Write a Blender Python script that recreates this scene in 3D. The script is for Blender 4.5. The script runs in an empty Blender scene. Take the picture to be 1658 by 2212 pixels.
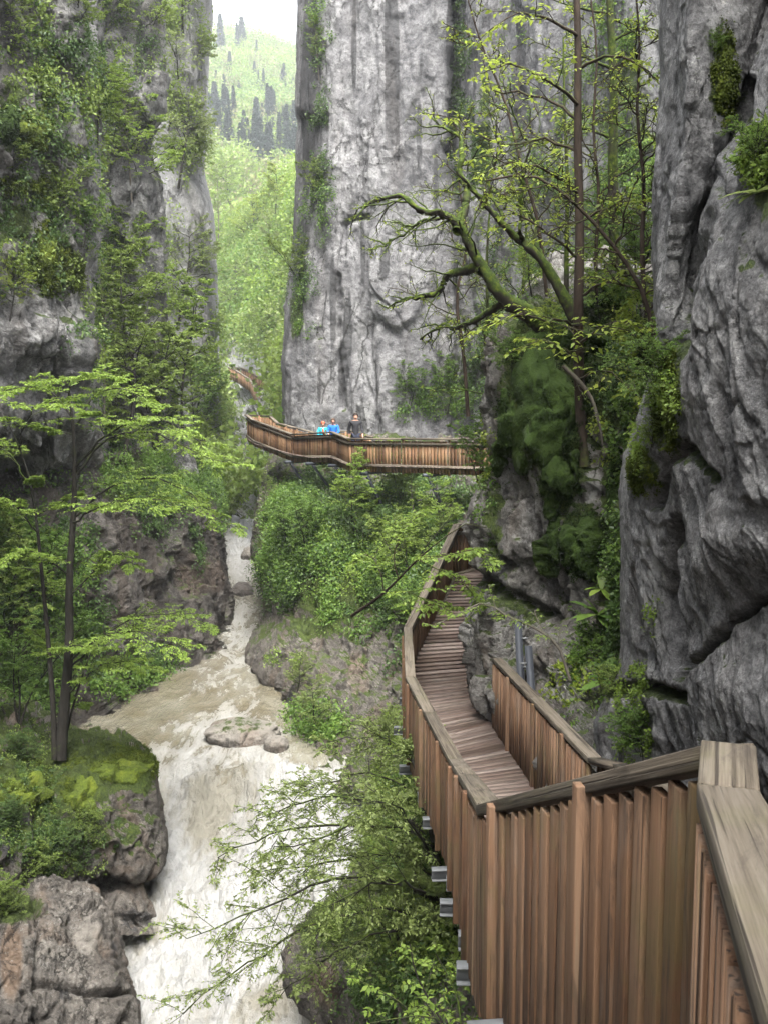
import bpy, bmesh, math, random
import numpy as np
from mathutils import Vector, Matrix
from mathutils.bvhtree import BVHTree

rad = math.radians
sc = bpy.context.scene
COL = sc.collection

# ------------------------------------------------------------------ camera
CAMZ = 12.0
PITCH = rad(6.36)
FPX, CX, CY = 2170.0, 829.0, 1106.0          # focal length and centre on a 1658 x 2212 picture
cam_d = bpy.data.cameras.new("camera")
cam = bpy.data.objects.new("camera", cam_d)
COL.objects.link(cam)
cam.location = (0, 0, CAMZ)
cam.rotation_euler = (rad(90) - PITCH, 0, 0)
cam_d.sensor_fit = 'VERTICAL'
cam_d.sensor_height = 36.0
cam_d.sensor_width = 27.0
cam_d.lens = 36.0 * FPX / 2212.0
cam_d.clip_start = 0.05
cam_d.clip_end = 5000
cam_d.dof.use_dof = True
cam_d.dof.focus_distance = 14.0
cam_d.dof.aperture_fstop = 16.0
sc.camera = cam

# ------------------------------------------------------------------ light
SUN_EL, SUN_AZ = rad(64), rad(172)
world = bpy.data.worlds.new("World")
sc.world = world
world.use_nodes = True
wn, wl = world.node_tree.nodes, world.node_tree.links
sky = wn.new("ShaderNodeTexSky")
sky.sky_type = 'NISHITA'
sky.sun_disc = False
sky.sun_elevation = SUN_EL
sky.sun_rotation = SUN_AZ
sky.air_density = 1.6
sky.dust_density = 6.0
hs = wn.new("ShaderNodeHueSaturation")
hs.inputs['Saturation'].default_value = 0.22
bgn = wn["Background"]
wl.new(sky.outputs[0], hs.inputs['Color'])
wl.new(hs.outputs[0], bgn.inputs['Color'])
bgn.inputs['Strength'].default_value = 0.15
sun_d = bpy.data.lights.new("sun", 'SUN')
sun_d.energy = 1.5
sun_d.angle = rad(40)
sun_d.color = (1.0, 0.97, 0.92)
sun = bpy.data.objects.new("sun", sun_d)
COL.objects.link(sun)
_sd = Vector((math.sin(SUN_AZ) * math.cos(SUN_EL), math.cos(SUN_AZ) * math.cos(SUN_EL), math.sin(SUN_EL)))
sun.rotation_euler = _sd.to_track_quat('Z', 'Y').to_euler()
sc.view_settings.view_transform = 'Standard'
sc.view_settings.look = 'None'
sc.view_settings.gamma = 1.0
sc.view_settings.exposure = 2.45
sc.render.engine = 'CYCLES'
cy = sc.cycles
cy.max_bounces = 7
cy.diffuse_bounces = 5
cy.glossy_bounces = 2
cy.transmission_bounces = 4
cy.volume_bounces = 0
cy.transparent_max_bounces = 8
cy.caustics_reflective = False
cy.caustics_refractive = False
cy.use_adaptive_sampling = True
cy.adaptive_threshold = 0.015
try:
    cy.use_denoising = True
    cy.denoiser = 'OPENIMAGEDENOISE'
    cy.denoising_prefilter = 'ACCURATE'
except Exception:
    pass

# ------------------------------------------------------------------ helpers: projection
cP, sP = math.cos(PITCH), math.sin(PITCH)
def P(x, y, Y):
    """world point seen at picture position (x, y) at forward distance Y"""
    u, v = (x - CX) / FPX, -(y - CY) / FPX
    t = Y / (cP + v * sP)
    return np.array((t * u, Y, CAMZ + t * (-sP + v * cP)))
def PZ(x, y, z):
    u, v = (x - CX) / FPX, -(y - CY) / FPX
    t = (z - CAMZ) / (-sP + v * cP)
    return np.array((t * u, t * (cP + v * sP), z))
def proj(p):
    p = np.asarray(p, float)
    dz = p[..., 2] - CAMZ
    f = p[..., 1] * cP - dz * sP
    up = p[..., 1] * sP + dz * cP
    f = np.where(np.abs(f) < 1e-6, 1e-6, f)
    return np.stack((CX + FPX * p[..., 0] / f, CY - FPX * up / f), -1)

# ------------------------------------------------------------------ helpers: noise
_prng = np.random.default_rng(11)
_perm = _prng.permutation(256).astype(np.int64)
_perm = np.concatenate((_perm, _perm, _perm))
_grad = _prng.normal(size=(256, 3)); _grad /= np.linalg.norm(_grad, axis=1)[:, None]
_rnd = _prng.random((256, 4))
def _hash(i, j, k):
    return _perm[(_perm[(_perm[i & 255] + j) & 255] + k) & 255]
def perlin(p):
    p = np.asarray(p, float)
    i = np.floor(p).astype(np.int64); f = p - i
    w = f * f * f * (f * (f * 6 - 15) + 10)
    out = 0
    for a in (0, 1):
        for b in (0, 1):
            for c in (0, 1):
                g = _grad[_hash(i[:, 0] + a, i[:, 1] + b, i[:, 2] + c)]
                d = f - np.array((a, b, c))
                ww = (w[:, 0] if a else 1 - w[:, 0]) * (w[:, 1] if b else 1 - w[:, 1]) * (w[:, 2] if c else 1 - w[:, 2])
                out = out + ww * (g * d).sum(1)
    return out * 1.5
def fbm(p, octv=5, gain=0.5, ridged=False):
    s, a, n = 0, 1.0, 0
    q = np.array(p, float)
    for o in range(octv):
        v = perlin(q)
        if ridged:
            v = 1 - 2 * np.abs(v)
        s = s + a * v; n += a
        a *= gain
        q = q * 2.03 + 17.3
    return s / n
def worley(p):
    i = np.floor(p).astype(np.int64)
    f1 = np.full(len(p), 9.0); f2 = np.full(len(p), 9.0); val = np.zeros((len(p), 4)); off = np.zeros((len(p), 3))
    for a in (-1, 0, 1):
        for b in (-1, 0, 1):
            for c in (-1, 0, 1):
                h = _hash(i[:, 0] + a, i[:, 1] + b, i[:, 2] + c)
                q = i + np.array((a, b, c)) + _rnd[h, :3]
                dv = p - q
                d = np.sqrt((dv ** 2).sum(1))
                near = d < f1
                f2 = np.where(near, f1, np.minimum(f2, d))
                f1 = np.where(near, d, f1)
                val[near] = _rnd[(h[near] * 7 + 3) & 255]
                off[near] = dv[near]
    return f1, f2, val, off
def sstep(a, b, x):
    t = np.clip((x - a) / (b - a), 0, 1)
    return t * t * (3 - 2 * t)
def norm(v):
    v = np.asarray(v, float)
    return v / np.maximum(np.linalg.norm(v, axis=-1, keepdims=True), 1e-9)

# ------------------------------------------------------------------ helpers: objects
def tag(o, label=None, cat=None, group=None, kind=None):
    if label: o['label'] = label
    if cat: o['category'] = cat
    if group: o['group'] = group
    if kind: o['kind'] = kind
    return o
def thing(name, label, cat, loc=(0, 0, 0), group=None):
    o = bpy.data.objects.new(name, None)
    o.empty_display_size = 0.2
    COL.objects.link(o)
    o.location = tuple(loc)
    return tag(o, label, cat, group)
def mesh_obj(name, verts, faces, mat, parent=None, smooth=False, attrs=None, origin=None):
    """faces: (n,k) int array or list of such arrays; verts in world space; a parent Empty (unrotated) keeps them in place"""
    verts = np.asarray(verts, np.float32).reshape(-1, 3)
    if parent is not None:
        pl = np.zeros(3)
        q = parent
        while q is not None:
            pl += np.array(q.location); q = q.parent
        verts = verts - pl.astype(np.float32)
    elif origin is not None:
        verts = verts - np.asarray(origin, np.float32)
    fl = faces if isinstance(faces, list) else [faces]
    fl = [np.asarray(f, np.int32) for f in fl if len(f)]
    me = bpy.data.meshes.new(name)
    me.vertices.add(len(verts))
    me.vertices.foreach_set("co", verts.ravel())
    nl = sum(f.size for f in fl); npoly = sum(len(f) for f in fl)
    me.loops.add(nl); me.polygons.add(npoly)
    me.loops.foreach_set("vertex_index", np.concatenate([f.ravel() for f in fl]))
    tot = np.concatenate([np.full(len(f), f.shape[1], np.int32) for f in fl])
    st = np.concatenate(([0], np.cumsum(tot)[:-1])).astype(np.int32)
    me.polygons.foreach_set("loop_start", st)
    me.polygons.foreach_set("loop_total", tot)
    if smooth:
        me.polygons.foreach_set("use_smooth", np.ones(npoly, bool))
    for k, a in (attrs or {}).items():
        a = np.asarray(a, np.float32)
        if a.ndim == 1:
            at = me.attributes.new(k, 'FLOAT', 'POINT'); at.data.foreach_set("value", a)
        else:
            at = me.attributes.new(k, 'FLOAT_VECTOR', 'POINT'); at.data.foreach_set("vector", a.ravel())
    me.update(calc_edges=True)
    me.validate()
    if mat is not None:
        me.materials.append(mat)
    o = bpy.data.objects.new(name, me)
    COL.objects.link(o)
    if parent is not None:
        o.parent = parent
    elif origin is not None:
        o.location = tuple(origin)
    return o
def copy_tree(o, parent=None):
    c = o.copy(); COL.objects.link(c)
    if parent is not None: c.parent = parent
    for ch in list(o.children): copy_tree(ch, c)
    return c

class MB:
    """collects oriented boxes and tubes; 'gco' holds coordinates along each piece, for wood grain"""
    def __init__(s): s.v, s.q, s.g, s.n = [], [], [], 0
    def add(s, v, q, g=None):
        v = np.asarray(v, float)
        s.v.append(v); s.q.append(np.asarray(q) + s.n)
        s.g.append(v if g is None else g); s.n += len(v)
    def box(s, c, ax, half, rng=None):
        """c centre, ax 3x3 rows = axes (row 0 is the length), half sizes"""
        ax = np.asarray(ax, float); half = np.asarray(half, float)
        sg = np.array([(i, j, k) for i in (-1, 1) for j in (-1, 1) for k in (-1, 1)], float)
        loc = sg * half
        v = np.asarray(c) + loc @ ax
        q = [(0, 1, 3, 2), (4, 6, 7, 5), (0, 4, 5, 1), (2, 3, 7, 6), (0, 2, 6, 4), (1, 5, 7, 3)]
        r = (rng or random).uniform(-40, 40)
        s.add(v, q, loc + np.array((r, r * .37, r * .73)))
    def build(s, name, mat, parent=None, bevel=0, smooth=False):
        o = mesh_obj(name, np.concatenate(s.v), np.concatenate(s.q), mat, parent, smooth, {'gco': np.concatenate(s.g)})
        if bevel:
            m = o.modifiers.new("bevel", 'BEVEL'); m.width = bevel; m.segments = 2; m.limit_method = 'ANGLE'
        return o
def beam_axes(a, b, up=(0, 0, 1)):
    d = norm(np.asarray(b) - np.asarray(a)); up = np.asarray(up, float)
    s = np.cross(up, d)
    if np.linalg.norm(s) < 1e-3: s = np.cross((1, 0, 0), d)
    s = norm(s)
    return np.array((d, s, np.cross(d, s)))

def pchip(c, t):
    """monotone cubic through c (n, ...) at uniform knots, evaluated at t (m,)"""
    c = np.asarray(c, float); n = len(c)
    d = np.diff(c, axis=0)
    m = np.zeros_like(c)
    if n > 2:
        a, b = d[:-1], d[1:]
        same = a * b > 0
        m[1:-1] = np.where(same, 2 * a * b / np.where(same, a + b, 1), 0)
    m[0] = d[0]; m[-1] = d[-1]
    i = np.clip(np.floor(t).astype(int), 0, n - 2); f = t - i
    f = f.reshape((-1,) + (1,) * (c.ndim - 1))
    h00 = 2 * f ** 3 - 3 * f ** 2 + 1; h10 = f ** 3 - 2 * f ** 2 + f
    h01 = -2 * f ** 3 + 3 * f ** 2; h11 = f ** 3 - f ** 2
    return h00 * c[i] + h10 * m[i] + h01 * c[i + 1] + h11 * m[i + 1]
def crom(pts, K):
    """Catmull-Rom resample of a polyline to K points, even in length"""
    p = np.asarray(pts, float)
    if len(p) == 2:
        t = np.linspace(0, 1, K)[:, None]
        return p[0] * (1 - t) + p[1] * t
    e = np.vstack((2 * p[0] - p[1], p, 2 * p[-1] - p[-2]))
    out = []
    for i in range(len(p) - 1):
        a, b, c, d = e[i:i + 4]
        t = np.linspace(0, 1, 12, endpoint=False)[:, None]
        out.append(.5 * (2 * b + (c - a) * t + (2 * a - 5 * b + 4 * c - d) * t ** 2 + (3 * b - a - 3 * c + d) * t ** 3))
    out = np.vstack(out + [p[-1:]])
    s = np.concatenate(([0], np.cumsum(np.linalg.norm(np.diff(out, axis=0), axis=1))))
    q = np.linspace(0, s[-1], K)
    return np.stack([np.interp(q, s, out[:, k]) for k in range(3)], 1)

# ------------------------------------------------------------------ materials
class NT:
    def __init__(s, name):
        s.m = bpy.data.materials.new(name); s.m.use_nodes = True
        s.t = s.m.node_tree; s.b = s.t.nodes["Principled BSDF"]; s.out = s.t.nodes["Material Output"]
        s.b.inputs['Specular IOR Level'].default_value = 0.3
    def n(s, typ, **kw):
        o = s.t.nodes.new(typ)
        for k, v in kw.items():
            if k.startswith('i_'): o.inputs[k[2:].replace('_', ' ')].default_value = v
            else: setattr(o, k, v)
        return o
    def l(s, a, b): s.t.links.new(a, b)
    def coord(s, scale=(1, 1, 1), attr=None):
        if attr:
            src = s.n("ShaderNodeAttribute", attribute_name=attr).outputs['Vector']
        else:
            src = s.n("ShaderNodeTexCoord").outputs['Object']
        mp = s.n("ShaderNodeMapping"); mp.inputs['Scale'].default_value = scale
        s.l(src, mp.inputs['Vector']); return mp.outputs[0]
    def noise(s, vec, scale, detail=6, rough=.6, dist=0):
        o = s.n("ShaderNodeTexNoise"); o.inputs['Scale'].default_value = scale; o.inputs['Detail'].default_value = detail
        o.inputs['Roughness'].default_value = rough; o.inputs['Distortion'].default_value = dist
        s.l(vec, o.inputs['Vector']); return o.outputs['Fac']
    def voro(s, vec, scale, feature='F1', out='Distance'):
        o = s.n("ShaderNodeTexVoronoi", feature=feature); o.inputs['Scale'].default_value = scale
        s.l(vec, o.inputs['Vector']); return o.outputs[out]
    def math(s, op, a, b=None, clamp=False):
        o = s.n("ShaderNodeMath", operation=op, use_clamp=clamp)
        for k, x in enumerate((a, b)):
            if x is None: continue
            if isinstance(x, (int, float)): o.inputs[k].default_value = x
            else: s.l(x, o.inputs[k])
        return o.outputs[0]
    def step(s, x, a, b, lo=0, hi=1):
        o = s.n("ShaderNodeMapRange", interpolation_type='SMOOTHSTEP')
        o.inputs['From Min'].default_value = a; o.inputs['From Max'].default_value = b
        o.inputs['To Min'].default_value = lo; o.inputs['To Max'].default_value = hi
        s.l(x, o.inputs['Value']); return o.outputs[0]
    def ramp(s, x, stops):
        o = s.n("ShaderNodeValToRGB"); r = o.color_ramp
        while len(r.elements) < len(stops): r.elements.new(.5)
        for e, (p, c) in zip(r.elements, stops): e.position = p; e.color = (*c, 1)
        s.l(x, o.inputs[0]); return o.outputs[0]
    def mix(s, f, a, b, mode='MIX'):
        o = s.n("ShaderNodeMix", data_type='RGBA', blend_type=mode)
        ii = [i for i in o.inputs if i.type == 'RGBA']; fi = [i for i in o.inputs if i.name == 'Factor'][0]
        if isinstance(f, (int, float)): fi.default_value = f
        else: s.l(f, fi)
        for k, x in enumerate((a, b)):
            if isinstance(x, tuple): ii[k].default_value = (*x, 1)
            else: s.l(x, ii[k])
        return [q for q in o.outputs if q.type == 'RGBA'][0]
    def attr(s, name): return s.n("ShaderNodeAttribute", attribute_name=name).outputs['Fac']
    def island(s): return s.n("ShaderNodeNewGeometry").outputs['Random Per Island']
    def bump(s, h, dist, strength=1.0):
        o = s.n("ShaderNodeBump"); o.inputs['Strength'].default_value = strength; o.inputs['Distance'].default_value = dist
        s.l(h, o.inputs['Height']); s.l(o.outputs[0], s.b.inputs['Normal']); return o
    def done(s, col=None, rough=None):
        if col is not None:
            if isinstance(col, tuple): s.b.inputs['Base Color'].default_value = (*col, 1)
            else: s.l(col, s.b.inputs['Base Color'])
        if rough is not None:
            if isinstance(rough, (int, float)): s.b.inputs['Roughness'].default_value = rough
            else: s.l(rough, s.b.inputs['Roughness'])
        return s.m

MOSS_STOPS = [(.3, (.012, .02, .004)), (.5, (.042, .068, .008)), (.7, (.11, .14, .014))]
def rock_mat(name, dark, mid, light, s=1.0, streak=.5, brown=.2, lichen=.3, bump=.05, pits=.8, brown_c=(.2, .135, .09), streak_c=(.05, .05, .052), contrast=0.0):
    t = NT(name)
    v = t.coord()
    vs = t.coord((1, 1, .13))
    n1 = t.noise(v, .35 * s, 9, .68, .4)
    n2 = t.noise(v, 2.6 * s, 8, .7)
    n3 = t.noise(v, 15 * s, 7, .8)
    f = t.math('ADD', t.math('MULTIPLY', n1, .33), t.math('ADD', t.math('MULTIPLY', n2, .35), t.math('MULTIPLY', n3, .32)))
    col = t.ramp(f, [(.395 + contrast, dark), (.5, mid), (.595 - contrast, light)])
    pit = t.math('MULTIPLY', t.step(t.noise(t.coord((1, 1, .6)), 5.5 * s, 7, .72, .6), .55, .68), t.step(n1, .36, .56))
    col = t.mix(t.math('MULTIPLY', pit, pits), col, tuple(c * .45 for c in dark))
    # soft vertical water marks; the mask also carries painted shade
    st = t.noise(vs, .9 * s, 7, .6, .3)
    sm = t.math('MAXIMUM', t.math('MULTIPLY', t.step(st, .52, .64), streak), t.step(t.math('ADD', t.attr('stain_shade'), t.math('MULTIPLY', t.math('SUBTRACT', st, .5), 1.6)), .42, .62), True)
    col = t.mix(t.math('MULTIPLY', sm, .8), col, streak_c)
    pl = t.step(t.math('ADD', t.attr('pale'), t.math('MULTIPLY', t.math('SUBTRACT', n2, .5), 1.2)), .4, .75)
    col = t.mix(t.math('MULTIPLY', pl, .7), col, tuple(min(.6, c * 1.25) for c in light))
    br = t.math('MULTIPLY', t.step(t.noise(vs, .6 * s, 6, .65, .5), .48, .66), brown)
    br = t.math('MAXIMUM', br, t.step(t.math('ADD', t.attr('brown'), t.math('MULTIPLY', t.math('SUBTRACT', n1, .5), .9)), .35, .7), True)
    col = t.mix(t.math('MULTIPLY', br, .75), col, t.mix(n2, tuple(c * .55 for c in brown_c), tuple(c * 1.5 for c in brown_c)))
    li = t.math('MULTIPLY', t.math('MULTIPLY', t.step(t.noise(v, 9 * s, 4, .8), .57, .65), t.step(n1, .42, .6)), lichen)
    col = t.mix(li, col, (.5, .5, .47))
    # cracks
    cr = t.math('ADD', v and n2, 0)
    wv = t.n("ShaderNodeVectorMath", operation='MULTIPLY_ADD')
    cv = t.coord((1, 1, .45)); t.l(cv, wv.inputs[0]); wv.inputs[1].default_value = (1, 1, 1)
    t.l(n2, wv.inputs[2])
    ve = t.voro(wv.outputs[0], .8 * s, 'DISTANCE_TO_EDGE')
    crk = t.math('MULTIPLY', t.step(ve, .0, .035, 1, 0), t.step(n1, .45, .58))
    col = t.mix(t.math('MULTIPLY', crk, .75), col, (.025, .024, .022))
    # moss
    mm = t.step(t.math('ADD', t.attr('moss'), t.math('MULTIPLY', t.math('SUBTRACT', t.math('ADD', t.math('MULTIPLY', n2, .7), t.math('MULTIPLY', n1, .3)), .5), 1.7)), .42, .6)
    col = t.mix(t.math('MULTIPLY', mm, .95), col, t.ramp(n3, MOSS_STOPS))
    h = t.math('ADD', t.math('MULTIPLY', n2, 1.0), t.math('MULTIPLY', n3, .35))
    h = t.math('ADD', h, t.math('MULTIPLY', t.noise(v, 45 * s, 4, .7), .14))
    h = t.math('SUBTRACT', t.math('SUBTRACT', h, t.math('MULTIPLY', crk, .5)), t.math('MULTIPLY', pit, .35))
    t.bump(h, bump * 4, 1.0)
    return t.done(col, t.math('SUBTRACT', .92, t.math('MULTIPLY', n3, .3)))

M = {}
M['cliff'] = rock_mat('cliff_rock', (.08, .08, .085), (.22, .218, .222), (.37, .37, .365), .9, .6, .10, .25, .07, contrast=.01)
M['cliff_left'] = rock_mat('left_rock', (.05, .05, .05), (.17, .167, .163), (.40, .395, .385), 1.0, .4, .18, .35, .07, contrast=.0)
M['pillar'] = rock_mat('pillar_rock', (.16, .16, .155), (.27, .27, .265), (.42, .42, .41), .7, .2, .1, .2, .08)
M['wet_rock'] = rock_mat('wet_rock', (.02, .018, .016), (.065, .057, .05), (.16, .145, .13), 1.3, .4, .5, .35, .06, brown_c=(.10, .07, .05))
M['brown_rock'] = rock_mat('brown_rock', (.04, .036, .032), (.125, .112, .098), (.255, .235, .205), 1.6, .25, .5, .4, .04, brown_c=(.2, .135, .09))
M['near_rock'] = rock_mat('near_rock', (.06, .061, .063), (.22, .22, .223), (.45, .45, .447), 2.4, .35, .10, .9, .035, pits=.5, contrast=.015)
M['moss_rock'] = rock_mat('mossy_rock', (.05, .047, .042), (.20, .19, .175), (.43, .425, .41), 2.2, .5, .3, .35, .03)

def leaf_mat(name, c0, c1, c2, trans=.35, gloss=.35):
    t = NT(name)
    r = t.island()
    col = t.ramp(r, [(0, c0), (.5, c1), (1, c2)])
    v = t.coord()
    col = t.mix(t.step(t.noise(v, .6, 3), .35, .65), t.mix(.35, col, c0), col)
    t.done(col, .5)
    t.b.inputs['Specular IOR Level'].default_value = gloss
    tr = t.n("ShaderNodeBsdfTranslucent")
    t.l(t.mix(.4, col, tuple(min(1, c * 1.5) for c in c2)), tr.inputs['Color'])
    mx = t.n("ShaderNodeMixShader"); mx.inputs[0].default_value = trans
    t.l(t.b.outputs[0], mx.inputs[1]); t.l(tr.outputs[0], mx.inputs[2]); t.l(mx.outputs[0], t.out.inputs['Surface'])
    return t.m
M['leaf_fresh'] = leaf_mat('fresh_leaf', (.10, .16, .026), (.165, .25, .04), (.25, .34, .065), .45)
M['leaf_yellow'] = leaf_mat('yellow_leaf', (.12, .17, .022), (.21, .28, .036), (.30, .36, .06), .45)
M['leaf_green'] = leaf_mat('green_leaf', (.06, .12, .024), (.115, .20, .037), (.18, .27, .055), .42)
M['leaf_dark'] = leaf_mat('dark_leaf', (.028, .06, .016), (.058, .105, .026), (.105, .165, .04), .33)
M['leaf_mid'] = leaf_mat('mid_leaf', (.09, .135, .028), (.155, .22, .045), (.23, .30, .07), .44)
M['leaf_pale'] = leaf_mat('pale_leaf', (.10, .14, .04), (.17, .22, .06), (.24, .29, .10), .4)
M['leaf_brown'] = leaf_mat('budding_leaf', (.12, .11, .055), (.18, .18, .075), (.22, .25, .09), .35)
M['needle'] = leaf_mat('needle', (.010, .028, .014), (.018, .045, .022), (.032, .065, .03), .1)

def bark_mat(name, c0, c1, moss):
    t = NT(name)
    v = t.coord((1, 1, .3))
    n = t.noise(v, 9, 6, .7)
    col = t.ramp(n, [(.3, c0), (.7, c1)])
    g = t.n("ShaderNodeNewGeometry"); sx = t.n("ShaderNodeSeparateXYZ"); t.l(g.outputs['Normal'], sx.inputs[0])
    v2 = t.coord()
    mm = t.math('ADD', t.math('MULTIPLY', sx.outputs['Z'], .35), t.math('MULTIPLY', t.noise(v2, 1.8, 5), 1.2))
    mf = t.step(mm, 1.0 - moss, 1.25 - moss)
    col = t.mix(mf, col, t.ramp(t.noise(v2, 14, 4), MOSS_STOPS))
    t.bump(n, .02, .8)
    return t.done(col, .9)
M['bark_dark'] = bark_mat('dark_bark', (.010, .009, .007), (.034, .030, .025), .30)
M['bark_moss'] = bark_mat('mossy_bark', (.015, .013, .010), (.045, .038, .03), .55)
M['bark_pale'] = bark_mat('pale_bark', (.06, .052, .042), (.17, .15, .125), .25)
M['bark_brown'] = bark_mat('brown_bark', (.016, .012, .009), (.06, .042, .03), .28)

def moss_mat():
    t = NT('moss')
    v = t.coord()
    r = t.island()
    n = t.noise(v, 2.2, 5); n2 = t.noise(v, 16, 4, .7)
    f = t.math('ADD', t.math('MULTIPLY', n, .4), t.math('ADD', t.math('MULTIPLY', n2, .35), t.math('MULTIPLY', r, .25)))
    col = t.ramp(f, [(.3, (.004, .009, .002)), (.5, (.016, .034, .004)), (.75, (.034, .058, .006))])
    t.bump(n2, .05, .8)
    return t.done(col, .95)
M['moss'] = moss_mat()
def moss_bright():
    t = NT('bright_moss')
    v = t.coord()
    n = t.noise(v, 3, 5); n2 = t.noise(v, 22, 4, .7)
    f = t.math('ADD', t.math('MULTIPLY', n, .55), t.math('MULTIPLY', n2, .45))
    col = t.ramp(f, [(.33, (.02, .030, .004)), (.5, (.060, .085, .008)), (.68, (.13, .155, .014))])
    t.bump(n2, .05, .8)
    return t.done(col, .95)
M['moss_bright'] = moss_bright()

def wood_mat(name, stops, green=.25, gscale=1.0, rough=.8, weather=.3, rw=.42, fw=.2):
    t = NT(name)
    v = t.coord((.6 * gscale, 22 * gscale, 22 * gscale), 'gco')
    g = t.noise(v, 1.6, 8, .65, .6)
    fine = t.noise(t.coord((1.5, 90, 90), 'gco'), 1.5, 4, .6)
    r = t.math('FRACT', t.math('ADD', t.island(), t.n('ShaderNodeObjectInfo').outputs['Random']))
    f = t.math('ADD', t.math('MULTIPLY', g, .5), t.math('ADD', t.math('MULTIPLY', r, rw), t.math('ADD', t.math('MULTIPLY', fine, fw), (.42 - rw) * .5 - (fw - .12) * .5)))
    col = t.ramp(f, stops)
    blot = t.noise(t.coord((1.2, 7, 7), 'gco'), 1.3, 6, .65)
    col = t.mix(t.math('MULTIPLY', t.step(blot, .5, .68), weather), col, (.19, .175, .15))
    v3 = t.coord()
    gr = t.math('MULTIPLY', t.step(t.noise(v3, 1.7, 5, .7), .48, .66), green)
    col = t.mix(gr, col, (.10, .10, .035))
    stn = t.noise(t.coord((.9, 5, 5), 'gco'), 2.3, 7, .7, .8)
    col = t.mix(t.math('MULTIPLY', t.step(stn, .50, .66), .55), col, (.03, .023, .018))
    dk = t.step(t.voro(t.coord((.7, 9, 9), 'gco'), 2.0), .0, .07, 1, 0)
    col = t.mix(t.math('MULTIPLY', dk, .8), col, (.02, .013, .009))
    crk = t.step(t.noise(t.coord((.35, 34, 34), 'gco'), 1.7, 3, .5), .60, .66)
    col = t.mix(t.math('MULTIPLY', crk, .8), col, (.02, .015, .012))
    h = t.math('SUBTRACT', t.math('ADD', g, t.math('MULTIPLY', fine, .5)), t.math('MULTIPLY', crk, .8))
    t.bump(h, .006, .7)
    return t.done(col, rough)
M['picket'] = wood_mat('picket_wood', [(.30, (.024, .012, .007)), (.40, (.10, .052, .028)), (.52, (.155, .086, .048)), (.64, (.19, .114, .069)), (.74, (.185, .137, .09)), (.84, (.10, .082, .062))], .35, weather=.25, rw=.24)
M['picket_far'] = wood_mat('far_picket_wood', [(.32, (.07, .034, .016)), (.5, (.18, .092, .045)), (.66, (.26, .15, .08)), (.85, (.25, .18, .11))], .25, weather=.2)
M['cap'] = wood_mat('cap_wood', [(.33, (.018, .014, .010)), (.43, (.060, .048, .036)), (.54, (.125, .104, .078)), (.72, (.19, .164, .13))], .25, weather=.25, rw=.15, fw=.4)
M['deck'] = wood_mat('deck_wood', [(.3, (.07, .046, .036)), (.5, (.135, .098, .081)), (.75, (.21, .168, .146))], .06, weather=.3, rough=.6, rw=.5)
def metal_mat(name, c, rough=.45, metal=.6):
    t = NT(name)
    v = t.coord(); n = t.noise(v, 9, 5)
    col = t.mix(n, tuple(x * .7 for x in c), tuple(min(1, x * 1.25) for x in c))
    t.b.inputs['Metallic'].default_value = metal
    return t.done(col, t.math('ADD', rough - .1, t.math('MULTIPLY', n, .25)))
M['galv'] = metal_mat('galvanised_steel', (.20, .21, .215), .5, .4)
M['steel'] = metal_mat('dark_steel', (.045, .05, .06), .55, .3)

def water_mat():
    t = NT('river_water')
    v = t.coord((1.0, .32, .5)); v1 = t.coord()
    n = t.noise(v, 1.1, 7, .68, 1.0); n2 = t.noise(v, 4.2, 5, .65, .8); nb = t.noise(v1, .35, 5, .6, .6)
    fo = t.math('ADD', t.attr('foam_sheen'), t.math('ADD', t.math('MULTIPLY', t.math('SUBTRACT', n, .5), 1.7), t.math('MULTIPLY', t.math('SUBTRACT', n2, .5), .9)))
    f = t.step(fo, .30, .85)
    wc = t.mix(t.step(nb, .35, .65), (.112, .095, .060), (.18, .170, .132))
    fc = t.mix(t.step(t.math('ADD', t.math('ADD', t.math('MULTIPLY', n, .6), t.math('MULTIPLY', n2, .4)), t.math('MULTIPLY', t.attr('silt'), .3)), .44, .74), (.295, .295, .285), (.19, .178, .142))
    col = t.mix(f, wc, fc)
    h = t.math('ADD', t.math('MULTIPLY', n, 1.1), t.math('MULTIPLY', n2, .45))
    h = t.math('ADD', h, t.math('MULTIPLY', t.noise(v, 14, 3, .6), .12))
    t.bump(h, .22, 1.0)
    t.b.inputs['Specular IOR Level'].default_value = .5
    return t.done(col, t.step(f, 0, 1, .12, .7))
M['water'] = water_mat()
def plain(name, c, rough=.8, var=.25):
    t = NT(name); v = t.coord(); n = t.noise(v, 25, 4)
    return t.done(t.mix(n, tuple(x * (1 - var) for x in c), tuple(x * (1 + var) for x in c)), rough)
def hill_mat():
    t = NT('hill_ground'); v = t.coord(); n = t.noise(v, .05, 8, .7); n2 = t.noise(v, .6, 6, .7)
    f = t.math('ADD', t.math('MULTIPLY', n, .6), t.math('MULTIPLY', n2, .4))
    return t.done(t.ramp(f, [(.35, (.05, .075, .02)), (.5, (.10, .14, .04)), (.62, (.16, .16, .09))]), .95)
M['hill'] = hill_mat()

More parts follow.
